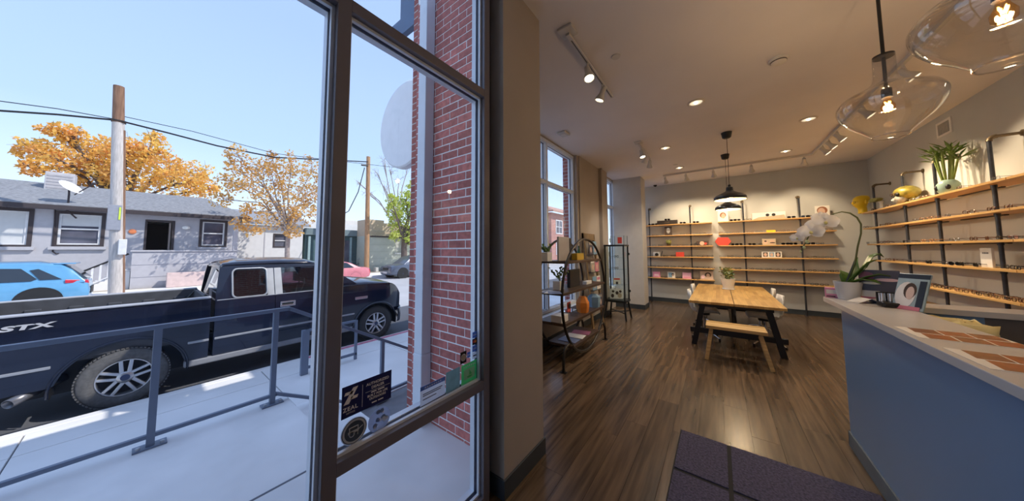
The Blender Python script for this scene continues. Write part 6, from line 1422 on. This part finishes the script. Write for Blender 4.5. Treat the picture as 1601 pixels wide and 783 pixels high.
for x, dx in ((X0 + .03, -.06), (X1 - .03, .06)):
    for y, dy in ((Y0 + .03, -.045), (Y1 - .03, .05)): MB().bar((x + dx, y + dy, 0), (x, y, Z0 - .05), .032, .032, up=(1, 0, 0)).build('leg', m_cabm, cb_)
MB().bar((X0 + .0, Y0 + .0, .16), (X1, Y1, .16), .018, .018).build('leg_brace', m_cabm, cb_); MB().bar((X1, Y0, .16), (X0, Y1, .16), .018, .018).build('leg_brace', m_cabm, cb_)
for z in (Z0 + .15, Z1 - .2): MB().box(X1 - .02, X1 + .02, Y0 - .02, Y0, z, z + .05).build('hinge', m_cabm, cb_)
put_specs(0, ((X0 + X1) / 2, 1.88, CZ[3]), -.6, 'black framed eyeglasses on the upper glass shelf of the cabinet', 'eyeglasses in the cabinet')
put_specs(1, ((X0 + X1) / 2, 1.88, CZ[2]), -.4, 'tortoise framed eyeglasses on the middle glass shelf of the cabinet', 'eyeglasses in the cabinet')
card('cabinet_card', 'small house shaped red and white card in the glass cabinet', ((X0 + X1) / 2, 1.88, CZ[1]), .16, .14, .01, (-.9, -.4, 0), m_card, [('box', m_red, -.4, .4, .7, .95), ('box', m_hair, -.15, .15, 0, .4)])
card('cabinet_picture', 'black and white patterned picture on the cabinet floor', ((X0 + X1) / 2, 1.90, CZ[0]), .28, .22, .01, (-.9, -.4, 0), m_card, [(m_hair, -.3, .3, .12, .2), (m_hair, .05, .6, .12, .18), (M('case tan'), .25, .35, .16, .25), (m_hair, .3, .75, .1, .12), (m_hair, -.25, .75, .1, .12)])
c = Vector((6.46, 1.80, Z1 + .035)); o = thing('acrylic_cube', 'clear acrylic cube with a red card on top of the glass cabinet', 'display', c)
MB().box(c.x - .14, c.x + .14, c.y - .14, c.y + .14, c.z, c.z + .20).build('cube', m_cabg, o); MB().box(c.x - .01, c.x + .01, c.y - .06, c.y + .03, c.z + .03, c.z + .17).build('red_card', m_red, o)
for sx_ in (-1, 1):
    for sy_ in (-1, 1): MB().box(c.x + sx_ * .14 - .004, c.x + sx_ * .14 + .004, c.y + sy_ * .14 - .004, c.y + sy_ * .14 + .004, c.z, c.z + .2).build('edge', m_cabm, o)

# ================================================================ STICKERS ON THE WINDOW
GY = WY + .0545
def sq(x, z, d=0): return Vector((x, GY - d, z))
def film(name, col, **k):
    if name in _mats: return _mats[name]
    m = M(name, col, .5, **k); t = m.node_tree; b = t.nodes['Principled BSDF']
    tr = t.nodes.new('ShaderNodeBsdfTranslucent'); mx = t.nodes.new('ShaderNodeMixShader'); mx.inputs[0].default_value = .6
    t.links.new(b.inputs['Base Color'].links[0].from_socket, tr.inputs[0]); t.links.new(b.outputs[0], mx.inputs[1]); t.links.new(tr.outputs[0], mx.inputs[2])
    t.links.new(mx.outputs[0], t.nodes['Material Output'].inputs[0]); return m
m_navy = M('navy sticker', (.007, .009, .085), .4); m_ink = M('sticker silver ink', (.85, .83, .83), .5); m_inkw = film('sticker white', (.88, .90, .94))
st = thing('dealer_sticker', 'dark navy dealer sticker with silver lettering on the window glass', 'sticker', sq(.625, .86))
MB().prism([sq(.517, .862), sq(.730, .864), sq(.730, .991), sq(.517, .989)], (0, -.0008, 0)).build('film', m_navy, st)
rt_, u_ = (1, 0, 0), (0, 0, 1)
MB().prism([sq(.530, .964, .001), sq(.562, .964, .001), sq(.557, .952, .001), sq(.5255, .952, .001)], (0, -.0006, 0)).build('logo_bar', m_ink, st)
MB().prism([sq(.5655, .978, .001), sq(.5755, .978, .001), sq(.562, .924, .001), sq(.525, .910, .001), sq(.555, .964, .001)][:0] or [sq(.560, .976, .001), sq(.580, .976, .001), sq(.545, .916, .001), sq(.524, .916, .001)], (0, -.0006, 0)).build('logo_bar', m_ink, st)
MB().prism([sq(.548, .930, .001), sq(.577, .930, .001), sq(.582, .942, .001), sq(.554, .942, .001)], (0, -.0006, 0)).build('logo_bar', m_ink, st)
text('ZEAL', .023, sq(.5225, .888, .001), rt_, u_, m_ink, st, bold=.0004, space=1.15)
text('OPTICS', .009, sq(.535, .875, .001), rt_, u_, m_ink, st, space=1.2)
MB().prism([sq(.598, .88, .001), sq(.5995, .88, .001), sq(.5995, .972, .001), sq(.598, .972, .001)], (0, -.0006, 0)).build('divider', m_ink, st)
for s_, z_, sz_ in (('AUTHORIZED', .958, .0165), ('DEALER', .940, .0165), ('BUILT FOR LIFE', .908, .0135), ('OUTDOORS', .894, .0135)):
    text(s_, sz_, sq(.666, z_, .001), rt_, u_, m_ink, st, align='CENTER', bold=.0002)
for x_a, x_b, z_ in ((.640, .662, .877), (.668, .692, .877), (.636, .660, .923), (.666, .696, .923)): MB().prism([sq(x_a, z_, .001), sq(x_b, z_, .001), sq(x_b, z_ + .005, .001), sq(x_a, z_ + .005, .001)], (0, -.0006, 0)).build('text_mark', m_ink, st)
for z_ in (.932, ): MB().prism([sq(.612, z_, .001), sq(.722, z_, .001), sq(.722, z_ + .0012, .001), sq(.612, z_ + .0012, .001)], (0, -.0006, 0)).build('rule', m_ink, st)
def disc(x, z, r, d, mat, parent, name): MB().prism([sq(x + r * math.cos(a), z + r * math.sin(a), d) for a in [2 * math.pi * i / 36 for i in range(36)]], (0, -.0006, 0)).build(name, mat, parent)
st = thing('round_sticker', 'round dark sticker with a white cart emblem on the window glass', 'sticker', sq(.570, .744)); cx_, cz_ = .570, .797
disc(cx_, cz_, .053, 0, m_inkw, st, 'film'); disc(cx_, cz_, .050, .0008, M('slate sticker', (.05, .07, .10), .4), st, 'ring'); disc(cx_, cz_, .0465, .0016, m_inkw, st, 'ring'); disc(cx_, cz_, .039, .0024, M('slate sticker'), st, 'field')
def pl(pts, parent, mat, d=.0032, name='emblem'): MB().prism([sq(x, z, d) for x, z in pts], (0, -.0006, 0)).build(name, mat, parent)
for a, b in (((-.022, .004), (-.022, .018)), ((.012, .004), (.012, .018))): pl([(cx_ + a[0], cz_ + a[1]), (cx_ + a[0] + .003, cz_ + a[1]), (cx_ + b[0] + .003, cz_ + b[1]), (cx_ + b[0], cz_ + b[1])], st, m_inkw)
pl([(cx_ - .024, cz_ + .016), (cx_ + .016, cz_ + .016), (cx_ + .014, cz_ + .020), (cx_ - .022, cz_ + .020)], st, m_inkw); pl([(cx_ - .026, cz_ - .006), (cx_ + .016, cz_ - .006), (cx_ + .016, cz_ + .004), (cx_ - .026, cz_ + .004)], st, m_inkw); pl([(cx_ + .014, cz_ - .002), (cx_ + .033, cz_ + .008), (cx_ + .033, cz_ + .011), (cx_ + .014, cz_ + .002)], st, m_inkw)
disc(cx_ - .011, cz_ - .010, .011, .0032, m_inkw, st, 'cart_wheel'); disc(cx_ - .011, cz_ - .010, .007, .0040, M('slate sticker'), st, 'cart_wheel'); pl([(cx_ + .012, cz_ - .02), (cx_ + .014, cz_ - .02), (cx_ + .014, cz_ - .006), (cx_ + .012, cz_ - .006)], st, m_inkw)
st = thing('floral_sticker', 'round pale floral patterned sticker on the window glass', 'sticker', sq(.677, .74)); disc(.677, .792, .051, 0, film('floral blue print', (.55, .62, .76)), st, 'film')
R2 = random.Random(5)
for k in range(14): a = R2.uniform(0, 6.28); r_ = R2.uniform(0, .038); disc(.677 + r_ * math.cos(a), .792 + r_ * math.sin(a), R2.uniform(.005, .011), .0008 + .0001 * k, [film('floral slate', (.32, .40, .52)), film('floral white', (.85, .88, .92))][k % 2], st, 'petal_print')
st = thing('notice_sticker', 'white notice sticker with blue top band on the window glass', 'sticker', sq(.97, .755)); pl([(.889, .750), (1.049, .752), (1.049, .846), (.889, .847)], st, film('notice white', (.82, .86, .92)), 0, 'film')
pl([(.889, .826), (1.049, .825), (1.049, .846), (.889, .847)], st, film('notice blue', (.20, .34, .64)), .0008, 'band')
for k, (z_, x1_) in enumerate(((.802, 1.03), (.793, 1.02), (.775, .99))): pl([(.905, z_), (x1_, z_), (x1_, z_ + .005), (.905, z_ + .005)], st, M('grey ink'), .0008, 'text_line')
for k in range(8): pl([(.915 + k * .014, .832), (.923 + k * .014, .832), (.923 + k * .014, .839), (.915 + k * .014, .839)], st, m_inkw, .0016, 'text_mark')
st = thing('film_sticker', 'sea green frosted square sticker on the window glass', 'sticker', sq(1.11, .74)); pl([(1.055, .742), (1.160, .742), (1.160, .862), (1.055, .862)], st, film('sea green film', (.36, .52, .54), var=.15, scale=20), 0, 'film')
st = thing('green_sticker', 'bright green square sticker with a white ship emblem on the window glass', 'sticker', sq(1.24, .74)); pl([(1.172, .742), (1.300, .742), (1.300, .862), (1.172, .860)], st, film('green sticker', (.20, .72, .36)), 0, 'film')
pl([(1.193, .768), (1.282, .768), (1.282, .828), (1.193, .828)], st, film('pale mint', (.62, .82, .72)), .0008, 'panel'); pl([(1.215, .785), (1.262, .785), (1.255, .776), (1.222, .776)], st, M('green sticker'), .0016); pl([(1.236, .79), (1.258, .79), (1.236, .822)], st, M('green sticker'), .0016)
text('HALCYON', .017, sq(1.237, .838, .0008), rt_, u_, m_inkw, st, align='CENTER') if False else [pl([(1.188 + k * .015, .838), (1.198 + k * .015, .838), (1.196 + k * .015, .850), (1.190 + k * .015, .850)], st, m_inkw, .0008, 'text_mark') for k in range(7)]
st = thing('black_seal_sticker', 'small black sticker with a round white seal on the window glass', 'sticker', sq(1.19, .87)); pl([(1.162, .872), (1.212, .872), (1.212, .940), (1.162, .940)], st, M('black card'), 0, 'film'); disc(1.187, .906, .021, .0008, m_inkw, st, 'seal'); disc(1.187, .906, .015, .0016, M('case tan'), st, 'seal')
st = thing('card_sticker', 'small blue payment sticker beside the black seal sticker', 'sticker', sq(1.23, .89)); pl([(1.218, .892), (1.245, .892), (1.245, .925), (1.218, .925)], st, M('notice blue'), 0, 'film'); pl([(1.221, .906), (1.242, .906), (1.242, .911), (1.221, .911)], st, m_inkw, .0008, 'text_mark')
for k, (c_k, lab) in enumerate(((M('notice white'), 'grey and white payment sticker, lowest of the column'), (M('notice blue'), 'blue payment sticker with white rule, second lowest of the column'), (M('black card'), 'dark payment sticker with red dots, second highest of the column'), (M('notice blue'), 'blue payment sticker at the top of the column'))):
    z_ = .872 + k * .042; st = thing('payment_sticker', lab, 'sticker', sq(1.28, z_), group='payment stickers on the glass'); pl([(1.262, z_), (1.302, z_), (1.302, z_ + .037), (1.262, z_ + .037)], st, c_k, 0, 'film')
    if k == 2: disc(1.276, z_ + .02, .009, .0008, m_red, st, 'dot'); disc(1.288, z_ + .02, .009, .0016, M('orange paper'), st, 'dot')
    else: pl([(1.268, z_ + .014), (1.296, z_ + .014), (1.296, z_ + .022), (1.268, z_ + .022)], st, [m_hair, m_inkw, m_inkw, m_inkw][k], .0008, 'text_mark')
